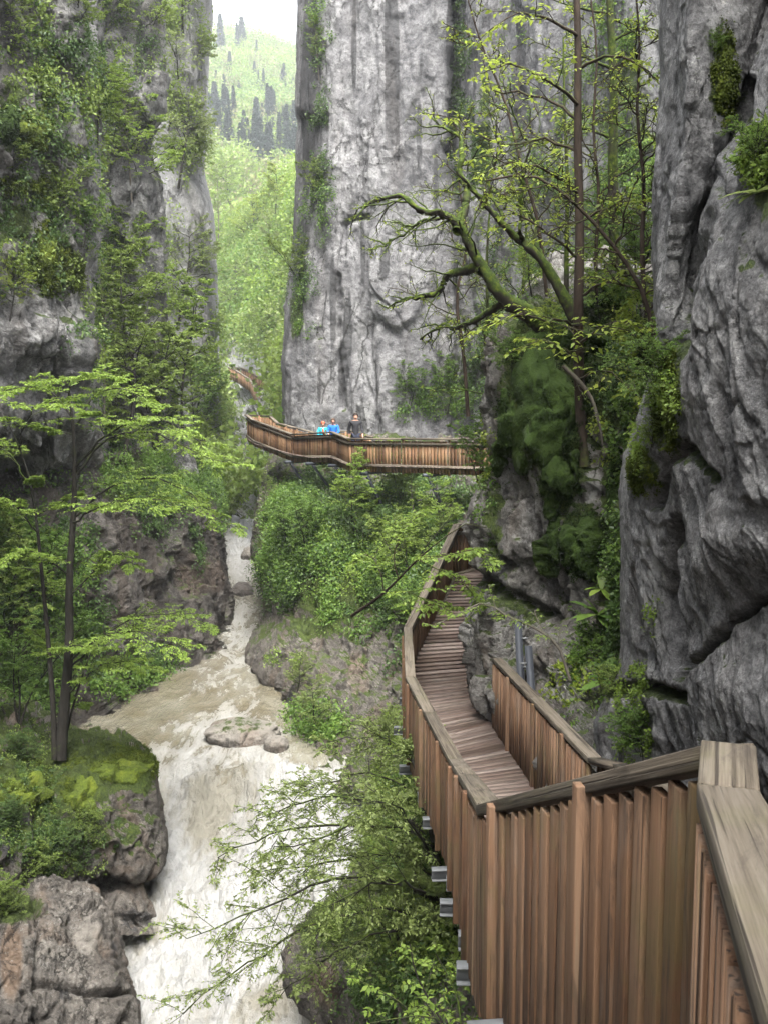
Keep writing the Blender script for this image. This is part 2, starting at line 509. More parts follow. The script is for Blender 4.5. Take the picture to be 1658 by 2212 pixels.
# ------------------------------------------------------------------ terrain sheets
SHEETS = {}
BV_V, BV_F, BV_N = [], [], 0
def xs(rows, cols, dx):
    return [[(x + dx if (k in cols) else x, y, Y) for k, (x, y, Y) in enumerate(r)] for r in rows]
def sheet(name, rows, nu, nv, mat, amp=.5, size=3.0, block=.3, bsize=2.0, flute=.0, fine=.06, moss=[], stain_shade=[], pale=[], brown=[], mossup=.6,
          grooves=[], bulges=[], seed=0, kind='structure', bvh=True, vstretch=.5, ef=(0, 0), shear=0.0, efmin=.22):
    """rows of (x, y, Y) anchors, top to bottom; made into a displaced rock surface"""
    global BV_N
    C = np.array([[P(*c) if len(c) == 3 else np.array(c[:3], float) for c in r] for r in rows])                      # R x Cn x 3
    R, Cn = C.shape[:2]
    lu = np.linalg.norm(np.diff(C, axis=1), axis=2).mean(0); lv = np.linalg.norm(np.diff(C, axis=0), axis=2).mean(1)
    pu = proj(C); du = np.linalg.norm(np.diff(pu, axis=1), axis=2).mean(0) * (lu.sum() / max(1, np.linalg.norm(np.diff(pu, axis=1), axis=2).mean(0).sum()))
    lu = .5 * np.minimum(lu, 3 * du + .05 * lu.sum() / Cn) + .5 * du + .02 * lu.sum()
    tu = np.interp(np.linspace(0, lu.sum(), nu), np.concatenate(([0], np.cumsum(lu))), np.arange(Cn))
    tv = np.interp(np.linspace(0, lv.sum(), nv), np.concatenate(([0], np.cumsum(lv))), np.arange(R))
    G = pchip(C, tv)                                                     # nv x Cn x 3
    G = np.swapaxes(pchip(np.swapaxes(G, 0, 1), tu), 0, 1)               # nv x nu x 3
    def normals(G):
        a = np.gradient(G, axis=1); b = np.gradient(G, axis=0)
        n = np.cross(b, a)
        return norm(n)
    N = normals(G)
    V = np.array((0, 0, CAMZ)) - G
    if (N * V).sum(-1).mean() < 0: N = -N; sgn = -1
    else: sgn = 1
    p = G.reshape(-1, 3); n0 = N.reshape(-1, 3)
    q = p + seed * 31.7
    if shear: q = np.stack((q[:, 0], q[:, 1] + shear * q[:, 2], q[:, 2]), 1)
    qs = q * np.array((1, 1, vstretch))
    d = amp * fbm(qs / size, 5, .5)
    if block:
        w = qs + .35 * bsize * np.stack((fbm(qs / bsize * .8, 3), fbm(qs / bsize * .8 + 40, 3), fbm(qs / bsize * .8 + 80, 3)), 1)
        d = d + block * .8 * fbm(w / bsize * .8 + 3.3, 6, .54, True)
        for k, (bs, ba) in enumerate(((bsize, block * .55), (bsize * .4, block * .40), (bsize * .17, block * .22))):
            f1, f2, val, off = worley(w / bs + k * 9.1)
            dirs = norm(val[:, :3] - .5)
            facet = (off * dirs).sum(1)
            e = sstep(0, .08, f2 - f1)
            d = d + ba * (e * ((val[:, 3] - .5) * .8 + facet * 1.7) - (1 - e) * .22)
    if flute:
        qf = q * np.array((1, 1, .12))
        d = d + flute * fbm(qf / (size * .45), 4, .55, True)
    d = d + fine * (.6 * fbm(q / (size * .14), 4, .6) + .7 * fbm(qs / (size * .2) + 5, 4, .55, True))
    px = proj(p)
    for pts, wpx, dep in grooves:
        dist = np.full(len(p), 1e9)
        for (ax, ay), (bx, by) in zip(pts[:-1], pts[1:]):
            ab = np.array((bx - ax, by - ay), float); ap = px - np.array((ax, ay))
            t = np.clip((ap @ ab) / (ab @ ab), 0, 1)
            dist = np.minimum(dist, np.linalg.norm(ap - t[:, None] * ab, axis=1))
        dist = dist + 6 * fbm(q * 1.7, 3)
        d = d - dep * np.exp(-(np.maximum(dist, 0) / wpx) ** 2)
    for bx, by, rx, ry, h in bulges:
        d = d + h * np.exp(-(((px[:, 0] - bx) / rx) ** 2 + ((px[:, 1] - by) / ry) ** 2))
    d = d.reshape(nv, nu)
    ii = np.arange(nu)
    if ef[0]: d = d * np.clip(efmin + (1 - efmin) * ii / ef[0], 0, 1)[None, :]
    if ef[1]: d = d * np.clip(.22 + .78 * (nu - 1 - ii) / ef[1], 0, 1)[None, :]
    G2 = G + N * d[..., None]
    N2 = normals(G2) * sgn
    p2 = G2.reshape(-1, 3); n2 = N2.reshape(-1, 3)
    px2 = proj(p2)
    def paint(bl):
        a = np.zeros(len(p2))
        for b in bl:
            x, y, rx, ry, val = b[:5]; th = rad(b[5]) if len(b) > 5 else 0
            dx, dy = px2[:, 0] - x, px2[:, 1] - y
            ux, uy = dx * math.cos(th) + dy * math.sin(th), -dx * math.sin(th) + dy * math.cos(th)
            k = val * np.clip(1.6 - 1.2 * np.sqrt((ux / rx) ** 2 + (uy / ry) ** 2), 0, 1)
            a = np.where(np.abs(k) > np.abs(a), k, a)
        return a
    ms = paint(moss) + mossup * sstep(.25, .8, n2[:, 2]) * (1 if sgn else 1)
    idx = np.arange(nu * nv).reshape(nv, nu)
    f = np.stack((idx[:-1, :-1], idx[1:, :-1], idx[1:, 1:], idx[:-1, 1:]), -1).reshape(-1, 4)
    if sgn < 0: f = f[:, ::-1]
    o = mesh_obj(name, p2, f, mat, None, True, dict(moss=ms, stain_shade=paint(stain_shade), pale=paint(pale), brown=paint(brown)))
    if kind: o['kind'] = kind
    SHEETS[name if name not in SHEETS else name + str(len(SHEETS))] = dict(p=p2, n=n2, px=px2, o=o, nu=nu, nv=nv)
    if bvh:
        st = 2
        g = G2[::st, ::st]; i2 = np.arange(g.shape[0] * g.shape[1]).reshape(g.shape[:2]) + BV_N
        BV_V.append(g.reshape(-1, 3)); BV_N += g.shape[0] * g.shape[1]
        BV_F.append(np.stack((i2[:-1, :-1], i2[1:, :-1], i2[1:, 1:], i2[:-1, 1:]), -1).reshape(-1, 4))
    return o

# --- far hillside and valley
def srow(y, cols): return [(x, y, Y) for x, Y in cols]
hill_rows = []
for y0, y1, Ya in ((72, 128, 620), (130, 165, 520), (205, 235, 430), (300, 320, 340), (400, 410, 260), (480, 480, 210), (560, 560, 180)):
    hill_rows.append([(250, y0 - 25, Ya * 1.05), (400, y0 + 5, Ya), (450, y0, Ya), (500, y0 - 6 + (y1 - y0) * .1, Ya), (560, y0 + 8 + (y1 - y0) * .1, Ya), (600, y0 + (y1 - y0) * .55, Ya), (655, y1, Ya), (760, y1 + 60, Ya * .95)])
sheet('hill', hill_rows, 120, 160, M['hill'], amp=6, size=60, block=0, fine=1.5, seed=1, mossup=0)
sheet('valley_slope', [[(380, 520, 200), (450, 520, 190), (540, 500, 180), (620, 430, 165), (700, 350, 150)],
                       [(380, 640, 158), (450, 640, 154), (530, 620, 150), (600, 560, 138), (700, 480, 110)],
                       [(380, 760, 135), (450, 760, 135), (530, 740, 132), (600, 690, 120), (700, 640, 105)],
                       [(380, 860, 120), (450, 860, 122), (530, 850, 120), (600, 830, 105), (720, 800, 88)],
                       [(380, 960, 95), (450, 960, 92), (520, 960, 88), (600, 950, 70), (720, 930, 60)],
                       [(380, 1060, 72), (450, 1060, 70), (512, 1060, 74), (600, 1060, 62), (720, 1050, 56)],
                       [(380, 1160, 64), (450, 1160, 64), (512, 1130, 66), (600, 1140, 58), (720, 1150, 52)]], 130, 200, M['pillar'],
      amp=1.3, size=12, block=.9, bsize=9, fine=.3, seed=2, vstretch=.6)

# --- left wall
sheet('pillar_cliff', [[(180, y, 78), (260, y, 74), (330, y, 71), (370, y, 70), (r - 25, y, 71), (r, y, 74), (r + 4, y, 100)] for y, r in
      ((-260, 462), (-100, 458), (0, 450), (150, 443), (300, 437), (370, 432), (420, 444), (480, 455), (560, 459), (640, 462), (800, 465), (950, 472), (1060, 478), (1180, 485))],
      130, 330, M['pillar'], amp=.45, size=9, block=.5, bsize=6, flute=.2, fine=.4, ef=(0, 60), seed=3, vstretch=.35,
      moss=[(430, 560, 25, 60, .5), (425, 480, 12, 12, .5), (410, 700, 30, 80, .4)], pale=[(420, 260, 50, 200, .35), (430, 430, 30, 60, .4)])
sheet('left_back_cliff', [[(60, y, 41), (140, y, 40.5), (200, y, 43), (250, y, 44.5), (r - 45, y, 44), (r - 8, y, 44.5), (r, y, 47), (r - 6, y, 62)] for y, r in
      ((-260, 380), (-100, 360), (0, 342), (120, 340), (220, 338), (270, 318), (320, 310), (380, 330), (460, 345), (540, 348), (640, 345), (760, 350), (860, 365), (980, 400), (1080, 430), (1180, 450))],
      190, 330, M['cliff_left'], amp=.4, size=5, block=.6, bsize=3.4, flute=.25, fine=.35, ef=(0, 60), seed=4, vstretch=.35,
      stain_shade=[(300, 330, 40, 130, .55), (300, 150, 60, 130, .5), (270, 560, 40, 120, .35), (330, 470, 30, 80, .5)], moss=[(210, 700, 60, 160, .35), (180, 80, 60, 80, .3)],
      pale=[(230, 400, 30, 160, .35), (350, 500, 30, 120, .3)], brown=[(200, 480, 20, 120, .3)])
sheet('left_front_cliff', [[(x_, y, Y_ + max(0, y - 920) * .055) for x_, Y_ in ((-420, 18), (-150, 24.5), (0, 28), (90, 29.5), (150, 30), (r - 12, 31.0), (r, 32.5), (r + 3, 44))] for y, r in
      ((-300, 95), (-120, 110), (0, 150), (80, 170), (180, 190), (260, 196), (360, 200), (440, 202), (520, 200), (600, 196), (660, 192), (720, 185), (800, 175), (880, 190), (960, 205), (1040, 225), (1120, 235))],
      260, 420, M['cliff_left'], amp=.5, size=3.2, block=.5, bsize=2.3, flute=.15, fine=.28, ef=(0, 60), seed=5, vstretch=.5,
      moss=[(50, 280, 75, 60, .75), (30, 200, 40, 40, .6), (120, 560, 50, 75, .75), (30, 480, 60, 60, .6), (60, 400, 80, 40, .5), (150, 330, 30, 70, .45), (100, 120, 60, 80, .4), (60, 560, 80, 60, .5)],
      pale=[(80, 300, 70, 120, .3), (100, 720, 110, 70, .5), (50, 950, 150, 120, .45), (170, 420, 30, 180, .4), (200, 1150, 120, 150, .4)],
      stain_shade=[(30, 60, 60, 80, .5), (40, 560, 60, 40, .4), (190, 560, 16, 90, .4), (10, 640, 40, 30, .5)],
      brown=[(130, 500, 40, 50, .3), (100, 260, 30, 60, .25)], bulges=[(70, 740, 120, 60, .5), (20, 690, 40, 60, .4), (105, 560, 50, 70, .4), (60, 270, 70, 60, .35)])
# --- left bank above the water
sheet('left_bank_cliff', xs([
      [(-420, 930, 26), (-100, 960, 31), (150, 1000, 34), (270, 985, 39), (340, 985, 43), (430, 1000, 48), (462, 1010, 57), (470, 1010, 75)],
      [(-420, 1000, 25), (-100, 1030, 30), (150, 1050, 33.2), (270, 1040, 37.5), (340, 1060, 41), (455, 1060, 46.5), (483, 1060, 56), (490, 1060, 75)],
      [(-420, 1100, 24.5), (-100, 1130, 29.3), (150, 1120, 32.4), (285, 1100, 36.6), (360, 1100, 39.6), (468, 1120, 45), (486, 1130, 54), (494, 1130, 75)],
      [(-420, 1200, 24), (-100, 1230, 28.8), (150, 1250, 31.6), (300, 1190, 36.8), (380, 1190, 39.6), (474, 1190, 44), (489, 1190, 50), (500, 1190, 70)],
      [(-420, 1330, 23.6), (-100, 1380, 28), (140, 1390, 31.4), (310, 1300, 36.4), (420, 1280, 40), (490, 1262, 44), (498, 1262, 48), (512, 1262, 62)],
      [(-420, 1500, 23.2), (-100, 1550, 27), (150, 1480, 31), (325, 1380, 35.8), (452, 1345, 40.2), (500, 1300, 45), (509, 1300, 48), (520, 1300, 60)],
      [(-420, 1700, 22), (-100, 1700, 26), (155, 1560, 30.2), (330, 1455, 35.6), (457, 1385, 40.8), (503, 1330, 45.6), (506, 1330, 48), (520, 1330, 58)],
      [(-420, 1900, 21), (-100, 1860, 25), (160, 1680, 28.5), (335, 1570, 33), (462, 1480, 37), (508, 1420, 41), (512, 1420, 43), (530, 1420, 55)]], (5, 6, 7), -12),
      280, 240, M['wet_rock'], amp=.3, size=3, block=.5, bsize=2.2, fine=.18, ef=(0, 70), seed=6, vstretch=.6, mossup=.55,
      pale=[(490, 1300, 25, 50, .75), (150, 1150, 130, 120, .85), (250, 1280, 60, 60, .6), (60, 1300, 60, 60, .4), (400, 1400, 50, 20, .3)], moss=[(340, 1060, 130, 40, .8), (380, 1010, 150, 40, .8), (30, 1400, 100, 120, .5), (250, 1440, 100, 30, .5)],
      brown=[(420, 1240, 60, 80, .6), (470, 1250, 30, 60, .6)])
# --- central cliff
cc = []
for y, l in ((-300, 656), (-100, 655), (0, 655), (130, 654), (230, 652), (262, 660), (330, 656), (400, 655), (500, 652), (600, 641), (680, 627), (740, 622), (800, 618), (880, 620), (960, 630)):
    k = (y + 300) / 1260
    e = l + 40 - 18 * max(0, (y - 500) / 460)
    cc.append([(l + 8, y, 75), (l, y, 56), (e, y, 49.5), (780, y, 48.5), (860, y, 47.5), (955, y, 47), (985, y, 51 - 3 * k), (1020, y, 45.5), (1120, y, 42), (1250, y, 38), (1400, y, 34), (1520, y, 32), (1900, y, 29)])
sheet('central_cliff', cc, 420, 460, M['cliff'], amp=.9, size=7, block=.28, bsize=3.4, flute=.32, fine=.25, ef=(100, 0), efmin=.45, seed=7, vstretch=.3,
      stain_shade=[(675, 200, 30, 300, .85), (680, 330, 30, 120, .8), (845, 120, 22, 260, .8), (785, 520, 10, 130, .55), (830, 560, 16, 70, .75), (750, 700, 14, 130, .75), (740, 800, 14, 90, .7), (900, 120, 30, 120, .35), (985, 60, 25, 160, .9), (720, 700, 10, 180, .7), (765, 100, 8, 160, .6), (905, 330, 9, 160, .6), (870, 700, 9, 140, .6), (940, 420, 7, 130, .55), (800, 300, 6, 150, .5), (690, 830, 8, 60, .6), (815, 800, 9, 90, .6), (1130, 150, 40, 260, .55), (1220, 350, 40, 200, .5), (1330, 150, 50, 260, .6), (1080, 480, 40, 90, .5), (650, 560, 30, 150, .6), (855, 300, 14, 100, .5), (1010, 150, 30, 250, .55)],  # water streaks, plus painted shade on the left flank and in the cleft
      pale=[(740, 300, 40, 300, .4), (880, 400, 60, 200, .35), (680, 780, 40, 90, .4), (950, 680, 60, 90, .3), (1080, 300, 50, 300, .3), (1150, 450, 120, 150, .2)],
      moss=[(640, 680, 18, 70, .75), (1040, 330, 30, 90, .7), (1050, 200, 30, 80, .5), (690, 740, 15, 40, .4), (700, 330, 20, 150, .3), (1000, 800, 100, 60, .5), (900, 850, 60, 60, .4), (1200, 600, 120, 120, .5), (1350, 250, 80, 250, .55), (1120, 400, 40, 120, .5)],
      brown=[(700, 840, 60, 50, .25), (940, 100, 40, 100, .25), (1030, 820, 80, 40, .3)], mossup=.5,
      grooves=[([(985, -100), (985, 150), (975, 330)], 12, 1.4), ([(752, 490), (765, 478), (800, 470)], 5, .5), ([(752, 490), (755, 560)], 5, .35), ([(740, 600), (735, 760), (750, 880)], 6, .5)])
# --- cliff under the middle boardwalk
sheet('lower_cliff', xs([
      [(600, 930, 64), (585, 940, 52), (640, 940, 51), (740, 945, 49), (860, 950, 46), (960, 955, 43), (1060, 950, 40), (1200, 930, 36), (1400, 900, 32)],
      [(580, 975, 62), (566, 985, 50), (640, 985, 47.0), (740, 992, 45.2), (860, 1000, 42.6), (960, 1005, 40), (1060, 1000, 38), (1200, 990, 34), (1400, 990, 30)],
      [(566, 1045, 60), (548, 1050, 47), (640, 1045, 44.0), (720, 1045, 43), (850, 1050, 40.5), (960, 1060, 38), (1060, 1060, 36), (1200, 1060, 32), (1400, 1060, 28)],
      [(550, 1110, 58), (535, 1115, 45.5), (630, 1100, 41), (700, 1100, 38.5), (830, 1110, 37.5), (950, 1120, 35), (1060, 1120, 33), (1200, 1120, 30), (1400, 1120, 27)],
      [(545, 1175, 56), (528, 1180, 44.2), (620, 1170, 39.5), (700, 1170, 36.5), (830, 1180, 35), (950, 1190, 32.5), (1060, 1190, 30), (1200, 1190, 28), (1400, 1190, 25)],
      [(560, 1245, 54), (545, 1250, 43), (620, 1250, 38.2), (700, 1260, 35.2), (830, 1260, 33.4), (950, 1260, 31), (1060, 1260, 28), (1200, 1260, 26), (1400, 1260, 24)],
      [(570, 1325, 52), (554, 1330, 42.0), (620, 1330, 37.4), (700, 1330, 34.4), (830, 1340, 32.2), (950, 1340, 29.6), (1060, 1340, 27), (1200, 1340, 25), (1400, 1340, 23)],
      [(530, 1395, 50), (516, 1400, 38.8), (580, 1400, 36.4), (680, 1400, 33.6), (830, 1410, 31), (950, 1410, 28), (1060, 1410, 25), (1200, 1410, 24), (1400, 1410, 22)],
      [(536, 1440, 48), (520, 1440, 37.6), (580, 1450, 35), (680, 1460, 32.4), (830, 1470, 30), (950, 1470, 27), (1060, 1470, 24), (1200, 1470, 22), (1400, 1470, 21)],
      [(600, 1500, 46), (585, 1500, 34.2), (620, 1510, 33.2), (690, 1530, 30.8), (830, 1540, 28.6), (950, 1540, 25), (1060, 1540, 22), (1200, 1540, 21), (1400, 1540, 20)],
      [(612, 1550, 44), (598, 1548, 31.6), (640, 1590, 30), (700, 1610, 28.8), (830, 1620, 27), (950, 1620, 23), (1060, 1620, 20), (1200, 1620, 19), (1400, 1620, 18)],
      [(640, 1680, 42), (630, 1680, 28), (680, 1720, 27), (740, 1740, 26), (840, 1740, 25), (950, 1740, 21), (1060, 1740, 18), (1200, 1740, 17), (1400, 1740, 16)]], (0, 1), 22),
      300, 320, M['brown_rock'], amp=.28, size=3.2, block=.34, bsize=2.2, fine=.16, flute=.12, ef=(80, 0), seed=8, vstretch=.45,
      moss=[(720, 1270, 110, 100, .75), (620, 1180, 80, 120, .6), (760, 1180, 80, 100, .6), (850, 1280, 60, 60, .5), (690, 1350, 80, 30, .6)],
      stain_shade=[(680, 1025, 140, 45, .9), (900, 1045, 140, 45, .8), (640, 1520, 60, 40, .5), (560, 1420, 25, 40, .35), (620, 1400, 40, 60, .25)],  # broad patches below the boardwalk paint its shade onto the rock
      pale=[(850, 1470, 50, 40, .3), (930, 1090, 40, 50, .5), (560, 1420, 20, 30, .4)], brown=[(680, 1440, 90, 60, .45), (600, 1370, 50, 60, .4), (770, 1450, 40, 70, .5)], mossup=.6)
# --- mossy rock beside the walkway
mr = []
for y, l, dY in ((590, 1190, 22), (650, 1150, 20), (720, 1112, 19), (800, 1086, 18.4), (870, 1078, 18), (1000, 1084, 17.6), (1060, 1064, 17.4), (1130, 1048, 17.3), (1200, 1046, 17.2), (1290, 1052, 17.0), (1390, 1036, 16.8), (1490, 1042, 16.2), (1545, 1084, 15.6), (1640, 1150, 14.6), (1760, 1190, 13.8)):
    s_ = max(0, (750 - y) / 160)
    mr.append([(l + 25, y, dY + 8), (l, y, dY + .5), (l + 25, y, dY - .7), (1150 if l < 1130 else l + 40, y, dY - 1.7 + s_), (1235, y, dY - 2.4 + s_ * 1.5), (1300, y, dY - 3.1 + s_ * 2), (1370, y, dY - 3.9 + s_ * 2), (1450, y, dY - 4.6 + s_), (1600, y, dY - 5.2)])
sheet('mossy_cliff', mr, 300, 420, M['moss_rock'], amp=.28, size=1.6, block=.28, bsize=.95, fine=.09, flute=.06, ef=(60, 0), seed=9, vstretch=.45,
      moss=[(1180, 850, 110, 190, 1.0), (1210, 1010, 60, 110, .9), (1260, 1170, 60, 80, .95), (1300, 800, 90, 200, .7), (1065, 1120, 25, 120, .6), (1330, 1330, 40, 100, .5), (1200, 700, 120, 60, .8), (1320, 1050, 25, 120, .7)],
      pale=[(1135, 1130, 45, 90, .5), (1280, 1040, 30, 60, .6), (1190, 1250, 40, 40, .4), (1200, 1470, 60, 80, .5), (1260, 1300, 30, 80, .4), (1050, 1480, 30, 80, .35)],
      stain_shade=[(1075, 1230, 35, 60, .9), (1110, 1320, 60, 50, .5), (1245, 880, 14, 120, .5), (1160, 1400, 50, 60, .35), (1060, 1540, 20, 40, .6), (1170, 1180, 10, 60, .4)], brown=[(1130, 1160, 30, 60, .35), (1245, 950, 20, 80, .4), (1245, 1380, 20, 100, .4)],
      bulges=[(1165, 860, 60, 120, .5), (1130, 760, 40, 60, .3), (1212, 1000, 34, 80, .38), (1258, 1170, 42, 55, .32), (1300, 760, 60, 110, .35), (1062, 1100, 20, 90, .2)],
      grooves=[([(1060, 1250), (1110, 1290), (1190, 1330), (1215, 1400)], 14, .35), ([(1165, 1080), (1180, 1200), (1215, 1290)], 12, .3), ([(1345, 900), (1345, 1250), (1330, 1450)], 16, .4)])
# --- near rock wall on the right
nr = []
for y, c in ((-320, ((1437, 17), (1432, 10.0), (1500, 8.8), (1600, 9.2), (1690, 9.4), (1760, 7.4), (2050, 5.2))),
             (-100, ((1440, 17), (1436, 9.9), (1500, 8.7), (1600, 9.0), (1680, 9.2), (1740, 7.3), (2050, 5.2))),
             (60, ((1440, 17), (1437, 9.8), (1495, 8.7), (1590, 8.9), (1645, 9.1), (1710, 7.2), (2000, 5.1))),
             (190, ((1442, 17), (1438, 9.8), (1490, 8.6), (1570, 8.8), (1622, 9.1), (1668, 7.2), (2000, 5.1))),
             (300, ((1438, 17), (1434, 9.8), (1480, 8.6), (1540, 8.7), (1580, 9.1), (1620, 7.2), (2000, 5.1))),
             (400, ((1434, 17), (1430, 9.8), (1470, 8.6), (1510, 8.7), (1545, 9.0), (1580, 7.2), (2000, 5.1))),
             (500, ((1428, 17), (1424, 9.8), (1460, 8.7), (1490, 8.9), (1512, 9.0), (1545, 7.3), (2000, 5.2))),
             (600, ((1424, 17), (1420, 9.8), (1450, 8.8), (1475, 8.9), (1492, 8.9), (1520, 7.4), (2000, 5.2))),
             (760, ((1430, 17), (1426, 9.7), (1445, 8.9), (1462, 8.7), (1475, 8.5), (1500, 7.5), (2000, 5.3))),
             (880, ((1402, 17), (1398, 9.7), (1430, 8.9), (1452, 8.5), (1470, 8.1), (1505, 7.5), (2000, 5.3))),
             (1000, ((1368, 17), (1362, 10.0), (1405, 9.1), (1440, 8.5), (1470, 8.1), (1530, 7.4), (2000, 5.4))),
             (1150, ((1360, 17), (1355, 10.2), (1400, 9.3), (1440, 8.8), (1475, 8.3), (1560, 7.3), (2000, 5.4))),
             (1300, ((1364, 17), (1358, 10.2), (1400, 9.4), (1440, 9.0), (1480, 8.4), (1560, 7.5), (2000, 5.6))),
             (1420, ((1366, 17), (1358, 10.2), (1400, 9.5), (1440, 9.0), (1480, 8.4), (1560, 7.4), (2000, 5.5))),
             (1500, ((1330, 17), (1322, 10.6), (1370, 9.8), (1420, 9.2), (1480, 8.35), (1560, 7.35), (2000, 5.4))),
             (1570, ((1300, 17), (1290, 11.0), (1345, 10.2), (1410, 9.6), (1480, 8.5), (1560, 7.3), (2000, 5.3))),
             (1660, ((1310, 17), (1300, 10.8), (1360, 10.0), (1420, 9.4), (1480, 8.6), (1560, 7.4), (2000, 5.3))),
             (1850, ((1310, 17), (1300, 10.4), (1360, 9.7), (1420, 9.1), (1480, 8.5), (1560, 7.6), (2000, 5.4)))):
    nr.append([(x, y, d) for x, d in c])
sheet('near_cliff', nr, 380, 640, M['near_rock'], amp=.18, size=1.9, block=.075, bsize=1.6, fine=.05, ef=(50, 0), seed=10, vstretch=.6, shear=-.25,
      moss=[(1560, 160, 30, 110, .75, 8), (1500, 180, 14, 40, .4), (1440, 860, 30, 130, .7, 12), (1395, 1020, 40, 50, .6), (1460, 950, 20, 80, .5), (1610, 560, 25, 60, .45), (1410, 1330, 14, 40, .45, 30), (1650, 400, 40, 120, .6), (1365, 1480, 40, 80, .4)],
      pale=[(1470, 60, 16, 120, .45), (1400, 1230, 45, 140, .6), (1500, 760, 14, 80, .4), (1520, 620, 40, 120, .3), (1460, 700, 16, 60, .5), (1360, 1540, 40, 60, .5)],
      stain_shade=[(1440, 1350, 50, 80, .35), (1620, 1000, 40, 160, .3), (1500, 1480, 50, 60, .4), (1600, 620, 30, 100, .4)], brown=[(1590, 560, 30, 80, .35), (1400, 1200, 30, 60, .25), (1520, 520, 16, 60, .2)],
      grooves=[([(1680, 1290), (1590, 1340), (1520, 1420), (1470, 1460)], 8, .22), ([(1470, 1130), (1462, 1290), (1475, 1440)], 12, .2), ([(1430, 1090), (1445, 1000), (1480, 960), (1550, 1030)], 10, .2), ([(1622, 180), (1570, 360), (1500, 560), (1478, 720), (1440, 800)], 12, .22), ([(1290, 1500), (1400, 1480), (1480, 1510)], 10, .25)],
      bulges=[(1560, 1200, 90, 110, .12), (1600, 1480, 110, 70, .08)])
# --- rocks of the left foreground bank
sheet('promontory_rock', [
      [(-350, 1480, 26), (0, 1510, 27), (110, 1560, 27), (200, 1590, 26.5), (260, 1606, 26), (288, 1612, 26), (290, 1616, 28)],
      [(-350, 1550, 22), (0, 1570, 24), (110, 1610, 24.5), (220, 1625, 24), (290, 1640, 23.6), (322, 1655, 24), (325, 1660, 27)],
      [(-350, 1640, 20.0), (0, 1650, 21.5), (100, 1670, 22.3), (220, 1680, 22.4), (300, 1690, 22.6), (332, 1700, 23.2), (335, 1700, 27)],
      [(-350, 1760, 18.8), (0, 1750, 20.2), (100, 1750, 21.2), (210, 1745, 21.6), (290, 1750, 22.1), (342, 1745, 23), (344, 1745, 27)],
      [(-350, 1830, 18.2), (0, 1830, 19.4), (100, 1830, 20.6), (205, 1820, 21.3), (300, 1825, 21.9), (354, 1822, 22.8), (356, 1822, 27)],
      [(-350, 1880, 18), (0, 1880, 19.2), (100, 1880, 20.5), (200, 1870, 21.2), (300, 1868, 21.8), (346, 1868, 22.6), (350, 1868, 27)],
      [(-350, 1920, 17.8), (0, 1920, 19.2), (100, 1920, 20.5), (190, 1905, 21.4), (260, 1900, 22.1), (302, 1898, 22.8), (305, 1898, 27)],
      [(-350, 1960, 17.6), (0, 1960, 19), (100, 1960, 20.4), (200, 1950, 21.0), (280, 1950, 21.5), (326, 1955, 22.4), (329, 1955, 27)],
      [(-350, 1990, 17.4), (0, 1990, 18.8), (100, 1990, 20), (200, 1985, 20.8), (280, 1985, 21.3), (330, 1982, 22.1), (333, 1982, 27)],
      [(-350, 2060, 17), (0, 2060, 18.5), (100, 2060, 19.5), (200, 2040, 20.4), (280, 2030, 20.8), (322, 2018, 21.6), (325, 2018, 27)]],
      230, 210, M['brown_rock'], bulges=[(250, 1650, 50, 22, .18), (180, 1640, 40, 18, .12), (310, 1665, 20, 16, .1), (160, 1730, 30, 40, .15)], amp=.16, size=1.4, block=.22, bsize=1.3, fine=.10, flute=.04, ef=(0, 25), seed=12, vstretch=.7, mossup=.9,
      moss=[(240, 1650, 110, 40, 1.2), (180, 1700, 60, 50, 1.0), (310, 1680, 25, 40, .9), (40, 1690, 90, 70, .75), (120, 1780, 90, 90, .55), (60, 1850, 120, 80, .35), (290, 1945, 70, 60, -2.0), (270, 1990, 90, 40, -2.0)],
      stain_shade=[(40, 1800, 130, 90, .55), (150, 1900, 60, 40, .4), (280, 1985, 70, 30, .6), (310, 1690, 30, 12, .5)], pale=[(285, 1800, 60, 80, .25), (230, 1900, 50, 30, .3)], brown=[(300, 1850, 50, 40, .45), (230, 1830, 30, 60, .5), (260, 1880, 60, 20, .5)])
